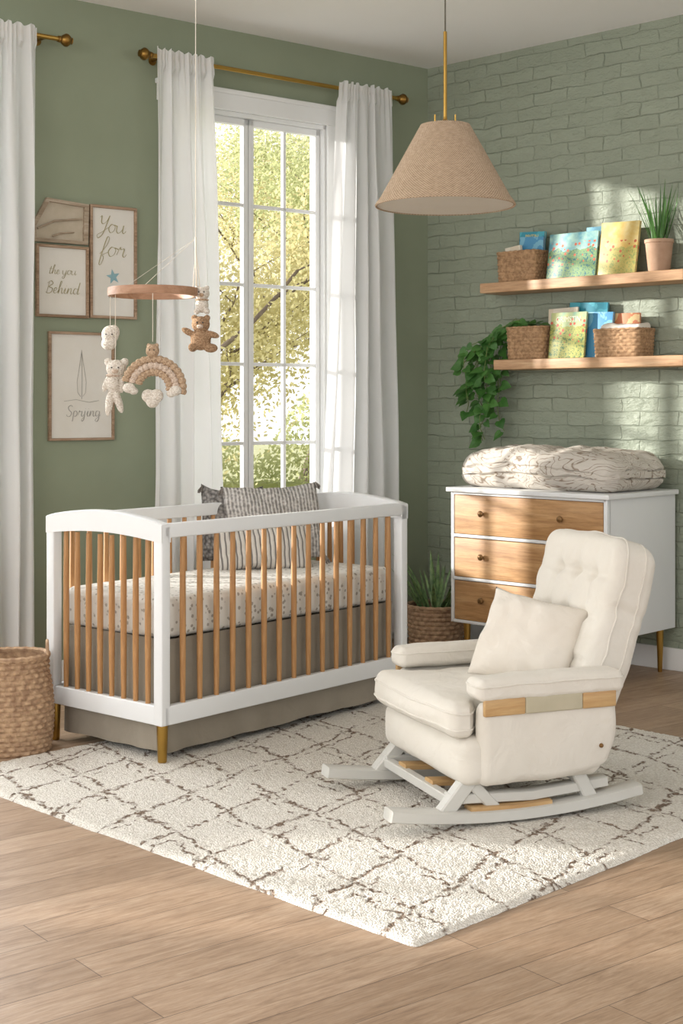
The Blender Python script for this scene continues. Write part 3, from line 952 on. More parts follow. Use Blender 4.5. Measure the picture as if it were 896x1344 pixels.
def book(name, label, loc, rz, w, h, th, mat, tilt=0.0, lean=0.0, group=None, title=None):
    t = thing('book', label, 'book', loc, 0, group, rot=(lean, tilt, rz))
    b = B()
    b.rb(-w/2, w/2, -th/2, -th/2+0.003, 0, h, 0.001); b.rb(-w/2, w/2, th/2-0.003, th/2, 0, h, 0.001)
    b.rb(-w/2, -w/2+0.003, -th/2, th/2, 0, h, 0.001)
    b.obj('cover', mat, t)
    b = B(); b.box(-w/2+0.003, w/2-0.004, -th/2+0.003, th/2-0.003, 0.003, h-0.003)
    b.obj('pages', M_pages, t, smooth=False)
    if title:
        text(title[0], title[1], title[2], t, (0, -th/2-0.0006, h*title[3]), shear=0.0, name='title', extr=0.0003, sx=0.8)
    return t
C_blue = scene_cover('cover_blue_scene', '#4f93a6', '#9fc4b8', '#2f6a72', '#8aa86a', '#d0694a', 0.15)
C_yel = scene_cover('cover_yellow_scene', '#e2cf95', '#d9b765', '#8d9a52', '#c9b766', '#c4633d', 0.14)
C_teal = cover('cover_teal', ['#2f8fa4', '#4ba9ba', '#76c4cc'], 6)
C_mix = scene_cover('cover_green_scene', '#7fae9a', '#c4c98a', '#4c7446', '#b7b35c', '#c8583c', 0.17)
C_bl2 = cover('cover_sky', ['#4a90ba', '#78b3cb', '#e4dab8'], 8)
C_wh = cover('cover_cream', ['#e7ddca', '#dfd1b8', '#c9a27f'], 6)
C_red = cover('cover_warm', ['#c97a50', '#e0c08c', '#d9d0bd'], 8)
M_wtxt = simple('white_ink', '#f2ecd9', '#f2ecd9', 0.6, bst=0)
M_ytxt = simple('yellow_ink', '#ecd27a', '#ecd27a', 0.6, bst=0)
g1 = 'picture books on the upper shelf'; g2 = 'picture books on the lower shelf'
ZU, ZL = 1.935, 1.530
basket('basket', 'rectangular woven straw basket on upper shelf', 'basket', rw(-0.855, -0.10, ZU), RA, 0.125, 0.075, 0.155, 8, 9, M_strawd, 'woven shelf baskets')
book('book', 'blue book standing in the woven basket', rw(-0.83, -0.065, ZU+0.03), RA, 0.16, 0.235, 0.016, C_teal, 0.05, 0, g1, ('BRITIN', 0.035, M_ytxt, 0.88))
book('book', 'light blue book standing in the woven basket', rw(-0.815, -0.092, ZU+0.03), RA, 0.15, 0.205, 0.014, C_bl2, 0.06, 0, g1)
book('book', 'cream book standing in the woven basket', rw(-0.885, -0.12, ZU+0.03), RA, 0.10, 0.160, 0.016, C_wh, -0.12, 0, g1)
book('book', 'large picture book with blue illustrated cover', rw(-0.535, -0.135, ZU+0.001), RA, 0.295, 0.235, 0.014, C_blue, 0, -0.16, g1)
book('book', 'picture book with pale teal cover leaning on wall', rw(-0.40, -0.075, ZU+0.001), RA, 0.20, 0.262, 0.012, C_bl2, 0, -0.14, g1)
book('book', 'large picture book with yellow illustrated cover', rw(-0.275, -0.125, ZU+0.001), RA, 0.22, 0.268, 0.016, C_yel, 0.02, -0.16, g1)
pb = basket('pothos_planter', 'woven straw basket holding a trailing pothos plant', 'potted plant', rw(-0.80, -0.10, ZL), RA, 0.118, 0.075, 0.165, 8, 9, M_strawd)
book('book', 'picture book with green illustrated cover', rw(-0.555, -0.145, ZL+0.001), RA, 0.215, 0.235, 0.014, C_mix, 0, -0.13, g2, ('GRIMSTIN', 0.042, M_wtxt, 0.84))
book('book', 'blue hardback book leaning against the wall', rw(-0.50, -0.055, ZL+0.001), RA, 0.23, 0.285, 0.014, C_teal, 0.04, -0.07, g2)
book('book', 'cream hardback book behind the others', rw(-0.62, -0.085, ZL+0.001), RA, 0.18, 0.262, 0.012, C_wh, -0.03, -0.09, g2)
book('book', 'sky blue book standing between other books', rw(-0.395, -0.105, ZL+0.001), RA, 0.15, 0.23, 0.016, C_bl2, 0.03, -0.1, g2)
basket('basket', 'rectangular woven straw basket holding folded white cloth', 'basket', rw(-0.245, -0.10, ZL), RA, 0.135, 0.08, 0.135, 8, 8, M_strawd, 'woven shelf baskets')
book('book', 'orange and cream book inside the woven basket', rw(-0.26, -0.06, ZL+0.025), RA, 0.16, 0.195, 0.014, C_red, 0.02, 0, g2)
b = B(); b.rbox((0.115, 0.058, 0.022), 0.02, (16, 10, 1), 3, fn=lambda p: p+Vector((0, 0, 0.010*ns(p, 18))))
o = b.obj('folded_cloth', M_creamp, loc=rw(-0.225, -0.118, ZL+0.142), rot=(0, 0, RA)); meta(o, 'folded white cloth on top of the basket', 'cloth')

# plants
def blade(b, base, direc, L_, w, curve, n=8, vfold=0.25, ymax=None):
    d = Vector(direc).normalized()
    hor = Vector((d.x, d.y, 0))
    hor = hor.normalized() if hor.length > 1e-4 else Vector((1, 0, 0))
    side = Vector((-hor.y, hor.x, 0))
    p = Vector(base); vs = []; fs = []
    for i in range(n+1):
        f = i/n
        ww = w*(0.55+0.9*f-1.42*f**2.3)*0.9 if f < 1 else 0.0006
        ww = max(ww, 0.0006)
        nrm = side.cross(d).normalized()
        vs += [p-side*ww/2, p-nrm*ww*vfold, p+side*ww/2]
        d = (d+hor*curve/n+Vector((0, 0, -0.5*abs(curve)/n))).normalized()
        p = p+d*L_/n
    if ymax is not None:
        for v in vs:
            if v.y > ymax: v.y = ymax-(v.y-ymax)*0.1
    for i in range(n):
        a = i*3
        fs += [(a, a+1, a+4, a+3), (a+1, a+2, a+5, a+4)]
    b.add(vs, fs)
t = thing('potted_plant', 'spiky green plant in a clay pot on upper shelf', 'potted plant', rw(-0.045, -0.105, ZU), RA)
b = B(); b.lathe([(0.048, 0), (0.052, 0.004), (0.066, 0.14), (0.070, 0.142), (0.070, 0.158), (0.062, 0.158), (0.060, 0.135), (0.001, 0.135)], n=32)
b.obj('pot', M_pot, t)
b = B(); rnd = random.Random(3)
for i in range(48):
    a = rnd.random()*2*PI; r = rnd.random()*0.04; el = rnd.uniform(0.02, 0.36)
    blade(b, (r*math.cos(a), r*math.sin(a), 0.13), (math.cos(a)*el, math.sin(a)*el, 1), rnd.uniform(0.16, 0.32), rnd.uniform(0.010, 0.016), rnd.uniform(0.0, 0.25), ymax=0.08)
b.obj('foliage', M_green, t)
t = thing('potted_plant', 'snake plant in a woven basket pot on the floor', 'potted plant', (0.50, 7.46, 0), 0)
fn = superell(0.155, 0.155, 2, 0.15)
weave(fn, 0.235, 10, 120, 0.007).obj('basket_pot', M_straw, t)
rim(fn, 1, 0.235, 0.010).obj('rim', M_straw, t)
b = B(); b.lathe([(0.001, 0.20), (0.14, 0.20), (0.14, 0.205), (0.001, 0.215)], n=30); b.obj('soil', M_soil, t)
b = B(); rnd = random.Random(8)
for i in range(28):
    a = rnd.random()*2*PI; r = 0.02+rnd.random()*0.07; el = rnd.uniform(0.1, 0.8)
    blade(b, (r*math.cos(a), r*math.sin(a), 0.20), (math.cos(a)*el, math.sin(a)*el, 1), rnd.uniform(0.20, 0.36), rnd.uniform(0.03, 0.045), rnd.uniform(0.0, 0.35))
b.obj('foliage', M_snake, t)
b = B(); b.lathe([(0.001, 0.145), (0.06, 0.145), (0.06, 0.15), (0.001, 0.155)], n=24); b.obj('soil', M_soil, pb)
def leaf(b, p, direc, up, s):
    d = Vector(direc).normalized(); u = Vector(up); sd = d.cross(u)
    sd = sd.normalized() if sd.length > 1e-3 else Vector((1, 0, 0))
    nn = sd.cross(d).normalized()
    out = [(0, 0), (-0.12, 0.32), (0.1, 0.52), (0.45, 0.46), (0.8, 0.2), (1.08, 0)]
    vs = []; fs = []
    for (a, w) in out: vs.append(p+d*a*s+nn*(-0.10*s*a*a))
    for sg in (1, -1):
        for (a, w) in out[1:-1]: vs.append(p+d*a*s+sd*sg*w*s+nn*(0.13*w*s-0.10*s*a*a))
    for o in (6, 10):
        fs += [(0, o, o+1, 1), (1, o+1, o+2, 2), (2, o+2, o+3, 3), (3, o+3, 5, 4)]
    vs[1] = p+d*0.1*s; vs[2] = p+d*0.3*s-nn*0.01*s; vs[3] = p+d*0.6*s-nn*0.04*s; vs[4] = p+d*0.85*s-nn*0.07*s
    for v in vs: v.y = min(v.y, 0.09)
    b.add(vs, fs)
bl = B(); bv = B(); rnd = random.Random(12)
ends = [(-0.38, -0.26), (-0.34, -0.38), (-0.30, -0.42), (-0.27, -0.24), (-0.24, -0.34), (-0.21, -0.08), (-0.40, -0.02), (-0.32, -0.06), (-0.40, -0.16), (-0.26, -0.12)]
for xe, zend in ends:
    ye = rnd.uniform(-0.10, 0.02)
    p = Vector((rnd.uniform(-0.06, 0.0), rnd.uniform(-0.03, 0.03), 0.15))
    pts = [p.copy(), p+Vector((-0.05, 0, 0.04+rnd.random()*0.03))]
    pts.append(Vector((-0.17, ye*0.7, 0.14+rnd.random()*0.04)))
    pts.append(Vector((xe*0.85, ye, rnd.uniform(0.02, 0.13))))
    z = pts[-1].z; x = xe
    while z > zend:
        z -= 0.06; x += rnd.uniform(-0.02, 0.024)
        x = min(-0.19, x)
        pts.append(Vector((x, ye+rnd.uniform(-0.02, 0.02), z)))
    bv.tube(pts, 0.0022, 5)
    for i in range(1, len(pts)):
        seg = (pts[i]-pts[i-1]).length
        for r_ in range(max(1, int(seg/0.029))):
            f = rnd.random(); q = pts[i-1].lerp(pts[i], f)
            a = rnd.uniform(0, 2*PI)
            d = Vector((math.cos(a), -abs(math.sin(a))*0.5, rnd.uniform(-0.9, -0.1)))
            leaf(bl, q+d*0.022, d, Vector((rnd.uniform(-.5, .5), -1, 0.5)), rnd.uniform(0.040, 0.066))
for k in range(22):
    a = rnd.uniform(0, 2*PI); r = rnd.uniform(0, 0.08)
    q = Vector((r*math.cos(a), r*math.sin(a)*0.6, 0.16+rnd.random()*0.03))
    leaf(bl, q, (math.cos(a), math.sin(a)*0.6-0.2, rnd.uniform(-0.1, 0.4)), (0, -0.3, 1), rnd.uniform(0.035, 0.055))
bv.obj('vine', M_vine, pb); bl.obj('foliage', M_pothos, pb)

# ---------------------------------------------------------------- floor basket
t = thing('basket', 'large woven seagrass floor basket with handles beside crib', 'basket', (-1.245, 5.30, 0), 0.25)
_se = superell(0.150, 0.140, 2.3, 0.0)
def fb(th, f):
    x, y, a, c = _se(th, f)
    k = 0.90+0.13*math.sin(PI*min(1, f*1.1+0.1))**0.7+0.03*math.sin(3*th+1)*f
    return x*k, y*k, a, c
weave(fb, 0.355, 19, 156, 0.007).obj('body', M_straw, t)
rim(fb, 1, 0.355, 0.011).obj('rim', M_straw, t)
for sg in (-1, 1):
    b = B()
    b.tube([(sg*0.136, -0.05+0.1*i/8.0, 0.355+0.05*math.sin(PI*i/8)) for i in range(9)], 0.006, 6)
    b.obj('handle', M_straw, t)

# ---------------------------------------------------------------- pendant lamp
t = thing('pendant_lamp', 'pendant lamp with tapered burlap shade and brass rod', 'pendant lamp', (0.3676, 5.0, 2.0), 0)
b = B(); r0, r1, hh = 0.2475, 0.088, 0.288
prof = [(r0, 0.0), (r0+0.002, 0.004), (r0-0.002, 0.012)]
for i in range(1, 9): prof.append((r0+(r1-r0)*i/9, hh*i/9))
prof += [(r1, hh), (r1-0.003, hh), (r0-0.006, 0.010), (r0-0.004, 0.0)]
b.lathe(prof+[prof[0]], n=96)
b.f = [f for f in b.f if len(f) == 4]
b.obj('shade', M_shade, t)
b = B(); b.lathe([(0.001, 0.003), (r0-0.007, 0.003), (r0-0.007, 0.007), (0.001, 0.007)], n=64)
M_diff = simple('milky_diffuser', '#efe8dc', '#f2ece2', 0.6, bst=0, transl=0.3)
b.obj('diffuser', M_diff, t)
b = B(); b.tube([(0, 0, 0.007), (0, 0, 0.62)], 0.0065, 14); b.lathe([(0.020, hh-0.004), (0.020, hh+0.012), (0.008, hh+0.02), (0.0065, hh+0.03)], n=20)
for sx in (-0.036, 0.036):
    b.tube([(sx, 0, hh-0.01), (sx, 0, hh+0.038)], 0.003, 8)
for k in range(3):
    a = k*2*PI/3+0.3
    b.tube([(0, 0, hh-0.003), (r1*0.98*math.cos(a), r1*0.98*math.sin(a), hh-0.003)], 0.0025, 8)
b.obj('rod', M_brass, t)
b = B(); b.tube([(0, 0, 0.62), (0, 0, 1.18)], 0.0028, 8); b.obj('cord', simple('dark_cord', '#5d5a4e', '#5d5a4e', 0.8, bst=0), t)
b = B(); b.lathe([(0.001, 1.16), (0.05, 1.165), (0.06, 1.19), (0.001, 1.19)], n=28); b.obj('canopy', M_brass, t)

# ---------------------------------------------------------------- baby mobile
mo = Vector((-0.734, 5.5, 1.735))
t = thing('baby_mobile', 'baby mobile with wooden ring and crocheted toys', 'baby mobile', mo, 0)
N = 72; vs = []; fs = []
for i in range(N):
    a = 2*PI*i/N
    for (r, z) in ((0.175, -0.016), (0.177, 0), (0.175, 0.016), (0.160, 0.016), (0.160, -0.016)):
        vs.append((r*math.cos(a), r*math.sin(a), z))
for i in range(N):
    for j in range(5):
        q = (i+1) % N
        fs.append((i*5+j, i*5+(j+1) % 5, q*5+(j+1) % 5, q*5+j))
b = B(); b.add(vs, fs); b.obj('wooden_ring', M_ring, t)
b = B()
top = Vector((0.165, 0, 0.21))
ct = Vector((0.165, 0, CZ-mo.z))
b.tube([top, ct], 0.0018, 6)
for a in (0.0, 2.1, 4.2):
    b.tube([top, (0.168*math.cos(a), 0.168*math.sin(a), 0.012)], 0.0007, 5)
b.tube([(0.165, 0, 0.215), (0.168, 0, 0.02)], 0.004, 6)
for dx in (-0.008, 0.008):
    b.tube([(0.168, 0, 0.15), (0.168+dx, 0, 0.09), (0.168+dx*1.6, 0, 0.02)], 0.002, 6)
def hang(x, y, z0, z1): b.tube([(x, y, z0), (x, y, z1)], 0.0013, 5)
hx1 = (-0.168, 0.0); hx2 = (-0.132, -0.100); hx3 = (0.02, -0.167)
hang(hx1[0], 0, 0, -0.14); hang(*hx2, 0, -0.27); hang(*hx3, 0, -0.20); hang(0.170, 0, 0.0, -0.02)
hang(0.168, 0, -0.04, -0.10)
b.obj('cord', M_cord, t)
def remesh(o, v=0.0035):
    m = o.modifiers.new('r', 'REMESH'); m.mode = 'VOXEL'; m.voxel_size = v; m.use_smooth_shade = True
    s = o.modifiers.new('s', 'SMOOTH'); s.iterations = 3; s.factor = 0.5
def plush(parts, mat, name, eyes=(), mat2=None, parts2=()):
    b = B()
    for p in parts: b.ell(p[0], p[1], p[2] if len(p) > 2 else None, 14)
    o = b.obj(name, mat, t); remesh(o)
    for p in parts2:
        c = B(); c.ell(p[0], p[1], None, 12)
        c.obj('muzzle' if p[1][0] < 0.02 else 'collar', mat2, o)
    for e, r in eyes:
        c = B(); c.ell(e, (r, r, r), None, 8)
        c.obj('eye', M_black, o)
    return o
x, y = hx1
plush([((x, y, -0.165), (0.034, 0.03, 0.036)), ((x-0.005, y, -0.200), (0.030, 0.028, 0.026)), ((x+0.014, y, -0.155), (0.023, 0.024, 0.028))], M_knitc, 'plush_cloud', [((x-0.012, y-0.030, -0.165), 0.003), ((x+0.012, y-0.030, -0.165), 0.003)])
x, y = hx2
R = Matrix.Rotation(0.35, 3, 'Y')
plush([((x+0.004, y, -0.300), (0.040, 0.036, 0.034)), ((x-0.027, y, -0.275), (0.016, 0.012, 0.016)), ((x+0.036, y, -0.275), (0.016, 0.012, 0.016)),
       ((x-0.006, y, -0.358), (0.028, 0.026, 0.038)), ((x-0.035, y, -0.358), (0.012, 0.013, 0.034), R), ((x+0.024, y, -0.363), (0.012, 0.013, 0.032)),
       ((x-0.022, y-0.005, -0.430), (0.015, 0.016, 0.054), Matrix.Rotation(0.12, 3, 'Y')), ((x+0.012, y-0.005, -0.424), (0.015, 0.016, 0.050), Matrix.Rotation(-0.30, 3, 'Y'))],
      M_knitc, 'plush_bear', [((x-0.009, y-0.034, -0.297), 0.0032), ((x+0.017, y-0.034, -0.297), 0.0032)], M_knitp, [((x+0.004, y-0.034, -0.311), (0.013, 0.009, 0.009)), ((x-0.006, y, -0.326), (0.031, 0.028, 0.008))])
x, y = hx3
for k, (r, mt, nm) in enumerate(((0.110, M_knitt, 'rainbow_band'), (0.084, M_knitp, 'rainbow_band'), (0.060, M_knitt, 'rainbow_band'))):
    b = B()
    pts = []
    nn_ = 120
    for i in range(nn_+1):
        a = PI*i/nn_+(-0.22)
        pts.append((x+0.004+r*math.cos(a), y, -0.375+r*math.sin(a)))
    b.tube(pts, [0.0118+0.0040*abs(math.sin(PI*i*(17-3*k)/nn_)) for i in range(nn_+1)], 12)
    b.obj(nm, mt, t)
plush([((x, y-0.004, -0.235), (0.026, 0.024, 0.026)), ((x-0.015, y, -0.214), (0.009, 0.008, 0.009)), ((x+0.015, y, -0.214), (0.009, 0.008, 0.009))], M_knitt, 'plush_head', [((x-0.008, y-0.027, -0.232), 0.0025), ((x+0.008, y-0.027, -0.232), 0.0025)])
plush([((x-0.016, y-0.006, -0.405), (0.026, 0.018, 0.026)), ((x+0.016, y-0.006, -0.405), (0.026, 0.018, 0.026)), ((x, y-0.006, -0.425), (0.026, 0.018, 0.026))], M_knitc, 'plush_heart')
for (dx, dz) in ((0.088, -0.385), (-0.088, -0.375)):
    plush([((x+dx, y-0.012, dz), (0.024, 0.018, 0.020)), ((x+dx*0.8, y-0.012, dz-0.012), (0.018, 0.016, 0.014))], M_knitc, 'plush_puff')
x, y = 0.185, 0.0
plush([((x, y, -0.125), (0.036, 0.032, 0.032)), ((x-0.025, y, -0.100), (0.013, 0.010, 0.013)), ((x+0.025, y, -0.100), (0.013, 0.010, 0.013)),
       ((x, y, -0.185), (0.040, 0.034, 0.042)), ((x-0.048, y-0.004, -0.155), (0.030, 0.013, 0.013), Matrix.Rotation(0.5, 3, 'Y')), ((x+0.045, y-0.004, -0.165), (0.030, 0.013, 0.013), Matrix.Rotation(0.3, 3, 'Y')),
       ((x-0.03, y-0.012, -0.215), (0.018, 0.026, 0.018)), ((x+0.04, y-0.012, -0.218), (0.028, 0.02, 0.018))],
      M_knitb, 'plush_bear', [((x-0.011, y-0.031, -0.120), 0.0035), ((x+0.011, y-0.031, -0.120), 0.0035)], M_knitp, [((x, y-0.030, -0.135), (0.013, 0.009, 0.009))])
x = 0.19
plush([((x, y, -0.005), (0.030, 0.026, 0.026)), ((x-0.02, y, 0.018), (0.010, 0.008, 0.010)), ((x+0.02, y, 0.018), (0.010, 0.008, 0.010)), ((x, y, -0.05), (0.026, 0.024, 0.03)), ((x-0.02, y-0.01, -0.075), (0.012, 0.014, 0.012)), ((x+0.02, y-0.01, -0.075), (0.012, 0.014, 0.012))],
      M_knitc, 'plush_bear', [((x-0.01, y-0.025, 0), 0.003), ((x+0.01, y-0.025, 0), 0.003)], M_knitt, [((x, y-0.024, -0.012), (0.010, 0.007, 0.007)), ((x, y, -0.030), (0.027, 0.025, 0.006))])

# ---------------------------------------------------------------- rocking chair
HA = math.atan2(-0.934, 0.358)
HO = Vector((0.262, 4.549, 0.0))
ch = thing('rocking_chair', 'cream upholstered rocking armchair on pale wooden rockers', 'rocking chair', HO, HA)
def puff(amp, s, seed, crown=(0, 0, 0), h=(1, 1, 1)):
    def fn(p):
        q = p.copy()
        u = [p[i]/h[i] for i in range(3)]
        for a in range(3):
            if crown[a]:
                o = [i for i in range(3) if i != a]
                q[a] += math.copysign(1, u[a])*abs(u[a])*crown[a]*(1-u[o[0]]**2)*(1-u[o[1]]**2)
        v = Vector((ns(p, s, seed), ns(p, s, seed+11), ns(p, s, seed+23)))*amp
        v += Vector((ns(p, s*3, seed+5), ns(p, s*3, seed+17), ns(p, s*3, seed+29)))*amp*0.4
        return q+v
    return fn
def piping(parent, fn, h, r, plane, off, rad=0.0038, loc=(0, 0, 0), rot=(0, 0, 0)):
    ai, bi = {'z': (0, 1), 'y': (0, 2)}[plane]
    ci = 2 if plane == 'z' else 1
    ra, rb_ = min(r, h[ai]*0.999), min(r, h[bi]*0.999)
    base = []
    for (sa, sb, a0) in ((1, 1, 0), (-1, 1, PI/2), (-1, -1, PI), (1, -1, 1.5*PI)):
        for k in range(7):
            a = a0+PI/2*k/6
            base.append((sa*(h[ai]-ra)+ra*math.cos(a), sb*(h[bi]-rb_)+rb_*math.sin(a)))
    pts = []
    for i in range(len(base)):
        p, q = Vector(base[i]), Vector(base[(i+1) % len(base)])
        n_ = max(1, int((q-p).length/0.012))
        for k in range(n_):
            s_ = p.lerp(q, k/n_)
            v = [0, 0, 0]; v[ai] = s_.x; v[bi] = s_.y; v[ci] = off
            pts.append(fn(Vector(v)))
    b = B(); b.tube(pts, rad, 7, closed=True)
    b.obj('piping', M_cream, parent, loc=loc, rot=rot)
h = (0.318, 0.25, 0.078)
basefn = puff(0.005, 7, 1, (0, 0.022, 0.0), h)
b = B(); b.rbox(h, 0.045, (24, 18, 6), 6, M=Matrix.Translation((0, 0.240, 0.203)), fn=basefn)
b.obj('seat_base', M_cream, ch)
hs = (0.250, 0.240, 0.054)
_sf = puff(0.006, 8, 2, (0.0, 0.022, 0.014), hs)
def seatfn(p):
    q = _sf(p)
    if q.y < -0.13:
        k = min(1, (-0.13-q.y)/0.05)
        q.x *= 1+0.27*k
    return q
b = B(); b.rbox(hs, 0.030, (34, 28, 6), 6, M=Matrix.Translation((0, 0.195, 0.330)), fn=seatfn)
b.obj('seat_cushion', M_cream, ch)
for off in (0.025, -0.025):
    piping(ch, seatfn, hs, 0.030, 'z', off, loc=(0, 0.195, 0.330))
M_band = simple('sage_beige_band', '#b3ab93', '#bbb39c', 0.8)
for sg in (-1, 1):
    h = (0.030, 0.240, 0.130)
    def panfn(p, sg=sg, h=h):
        q = puff(0.005, 8, 5+sg, (0.004, 0, 0), h)(p)
        q.x += sg*0.004*abs(math.sin(q.y*13+1))*(1 if p.x*sg > 0 else 0)
        w = p.z/h[2]; v = p.y/h[1]
        if w < 0:
            q.z += 0.030*max(0, v)**2*(-w)
            q.y -= 0.030*(-w)*max(0, v)
            q.x -= sg*0.012*w*w
        return q
    b = B(); b.rbox(h, 0.035, (4, 36, 10), 6, M=Matrix.Translation((sg*0.300, 0.285, 0.256)), fn=panfn)
    b.obj('side_panel', M_cream, ch)
    ha = (0.050, 0.252, 0.034)
    armfn = puff(0.004, 9, 8+sg, (0.0, 0.010, 0.005), ha)
    b = B(); b.rbox(ha, 0.022, (10, 34, 4), 6, M=Matrix.Translation((sg*0.296, 0.285, 0.424)), fn=armfn)
    b.obj('armrest', M_cream, ch)
    piping(ch, armfn, ha, 0.022, 'z', 0.014, 0.0032, loc=(sg*0.296, 0.285, 0.424))
    x0 = sg*0.327
    for (ya, yb, mt, nm) in ((0.05, 0.19, M_tanwood, 'arm_trim'), (0.19, 0.39, M_band, 'arm_band'), (0.39, 0.51, M_tanwood, 'arm_trim')):
        b = B(); b.rb(min(x0, x0+sg*0.016), max(x0, x0+sg*0.016), ya, yb, 0.346, 0.397, 0.005, (1, 4, 1), 2)
        b.obj(nm, mt, ch)
TH = math.radians(20)
h = (0.252, 0.076, 0.352)
def backfn(p):
    q = p.copy()
    u, w = p.x/h[0], p.z/h[2]
    front = p.y < 0
    q.x *= 1.0-0.10*max(0, w-0.55)**1.3-0.04*max(0, -w)
    q.z += -0.018*(u*u)*max(0, w)
    q.y += -0.036*(u*u)*(0.7 if front else 0.2)
    q.y += 0.026*(1-w*w)-0.014
    if front:
        q.y -= 0.022*(1-u*u)*(1-w*w)
        for wz in (0.60, 0.20, -0.20):
            q.y += 0.010*math.exp(-((w-wz)/0.04)**2)*(1-abs(u)**4)
            for ux in (-0.45, 0.0, 0.45):
                d2 = ((u-ux)/0.09)**2+((w-wz)/0.065)**2
                q.y += 0.022*math.exp(-d2)
        for ux in (-0.45, 0.0, 0.45):
            q.y += 0.006*math.exp(-((u-ux)/0.05)**2)*(1 if w > -0.15 else 0.3)*(1-abs(w)**4)
        q.y += 0.003*math.sin(w*18+3*u*u)*(1-abs(w)**3)*(0.4+0.6*abs(u))
    else:
        q.y += 0.012*(1-u*u)
    if abs(u) > 0.8: q.x -= math.copysign(0.007, u)*math.exp(-((w-0.35)/0.06)**2)
    q += Vector((ns(p, 9, 31), ns(p, 9, 41), ns(p, 9, 51)))*0.006+Vector((ns(p, 24, 31), ns(p, 24, 41), ns(p, 24, 51)))*0.0022
    return q
b = B(); b.rbox(h, 0.050, (60, 6, 84), 6, fn=backfn)
BL = (0, 0.572, 0.508)
b.obj('backrest', M_cream, ch, loc=BL, rot=(-TH, 0, 0))
piping(ch, backfn, h, 0.050, 'y', -0.026, 0.0038, loc=BL, rot=(-TH, 0, 0))
piping(ch, backfn, h, 0.050, 'y', 0.026, 0.0034, loc=BL, rot=(-TH, 0, 0))
h2 = (0.285, 0.045, 0.135)
b = B(); b.rbox(h2, 0.04, (16, 3, 8), 5, fn=puff(0.005, 7, 61, (0, 0.01, 0), h2))
b.obj('back_shell', M_cream, ch, loc=(0, 0.500, 0.275), rot=(-math.radians(12), 0, 0))
b = B(); M = Matrix.Translation((0.316, 0.46, 0.225)) @ Matrix.Rotation(PI/2, 4, 'Y'); b.lathe([(0.007, 0), (0.007, 0.020), (0.005, 0.023), (0.001, 0.024)], n=16, M=M)
b.obj('bolt_cap', M_knob, ch)
def beam(b, pts, w, hgt, side=(1, 0, 0)):
    s_ = [(hgt*0.5*u, w*0.5*v) for u, v in ((-1, -0.8), (-1, 0.8), (-0.8, 1), (0.8, 1), (1, 0.8), (1, -0.8), (0.8, -1), (-0.8, -1))]
    b.tube(pts, 1.0, sec=s_, side=side)
def rz(y): return 0.028+0.19*(y-0.20)**2
for sg in (-1, 1):
    b = B(); pts = [(sg*0.27, -0.235+0.865*i/28, rz(-0.235+0.865*i/28)) for i in range(29)]
    beam(b, pts, 0.068, 0.036)
    b.obj('rocker', M_rocker, ch)
    b = B()
    beam(b, [(sg*0.262, -0.05, 0.045), (sg*0.258, 0.04, 0.145)], 0.044, 0.046)
    beam(b, [(sg*0.262, 0.13, 0.038), (sg*0.258, 0.03, 0.145)], 0.036, 0.036)
    beam(b, [(sg*0.262, 0.46, 0.045), (sg*0.258, 0.40, 0.150)], 0.044, 0.044)
    beam(b, [(sg*0.250, -0.03, 0.088), (sg*0.250, 0.25, 0.074), (sg*0.250, 0.52, 0.092)], 0.05, 0.032)
    b.obj('rocker_support', M_rocker, ch)
    b = B(); pts = [(sg*0.268, 0.03+0.28*i/12, rz(0.03+0.28*i/12)+0.022) for i in range(13)]
    beam(b, pts, 0.050, 0.016)
    b.obj('rocker_inlay', M_tanwood, ch, label='tan wooden inlay strip')
for (ya, za) in ((-0.02, 0.080), (0.48, 0.085)):
    b = B(); beam(b, [(-0.26, ya, za), (0.26, ya, za)], 0.03, 0.03, side=(0, 1, 0)); b.obj('crossbar', M_rocker, ch)
for sx in (-0.12, 0.09):
    b = B(); beam(b, [(sx, -0.02+0.5*i/10, 0.098-0.012*math.sin(PI*i/10)) for i in range(11)], 0.06, 0.018)
    b.obj('glide_slat', M_tanwood, ch, label='tan curved wooden slat')
ch.location.z = 0.008
yaw = math.atan2(-0.45, 0.88)
wp = HO+Vector((0.358, -0.934, 0))*0.015+Vector((0.934, 0.358, 0))*0.362
o = throw_pillow(0.345, 0.315, 0.15, seed=9).obj('throw_pillow', M_creamp, loc=(wp.x+0.015, wp.y, 0.512), rot=(math.radians(61), math.radians(10), yaw)); merge(o)
meta(o, 'plump cream square cushion resting on the rocking chair', 'pillow')

# ---------------------------------------------------------------- rug
RO = Vector((0.176, 3.364, 0))
n = 300; S1, S2 = 2.3, 2.22
vs = []; fs = []
CR = 0.02
for j in range(n+1):
    for i in range(n+1):
        x = S1*i/n; y = S2*j/n
        e = min(i, n-i, j, n-j)
        z = 0.011+0.004*noise.noise(Vector((x*70, y*70, 0)))+0.002*noise.noise(Vector((x*8, y*8, 4)))
        z *= (0.05, 0.55, 0.85)[e] if e < 3 else 1
        wb = max(0, 1-e/6)
        xx = x+(0.009*noise.noise(Vector((y*4, 3, 0)))+0.0025*noise.noise(Vector((y*40, 3, 0))))*wb*(1 if min(i, n-i) < 6 else 0)
        yy = y+(0.009*noise.noise(Vector((x*4, 7, 0)))+0.0025*noise.noise(Vector((x*40, 7, 0))))*wb*(1 if min(j, n-j) < 6 else 0)
        qx = CR if xx < CR else (S1-CR if xx > S1-CR else None); qy = CR if yy < CR else (S2-CR if yy > S2-CR else None)
        if qx is not None and qy is not None:
            dx, dy = xx-qx, yy-qy
            mx_ = max(abs(dx), abs(dy)); l_ = math.hypot(dx, dy)
            if l_ > 1e-6:
                k = mx_/l_
                xx = qx+dx*k; yy = qy+dy*k
        vs.append((xx, yy, z))
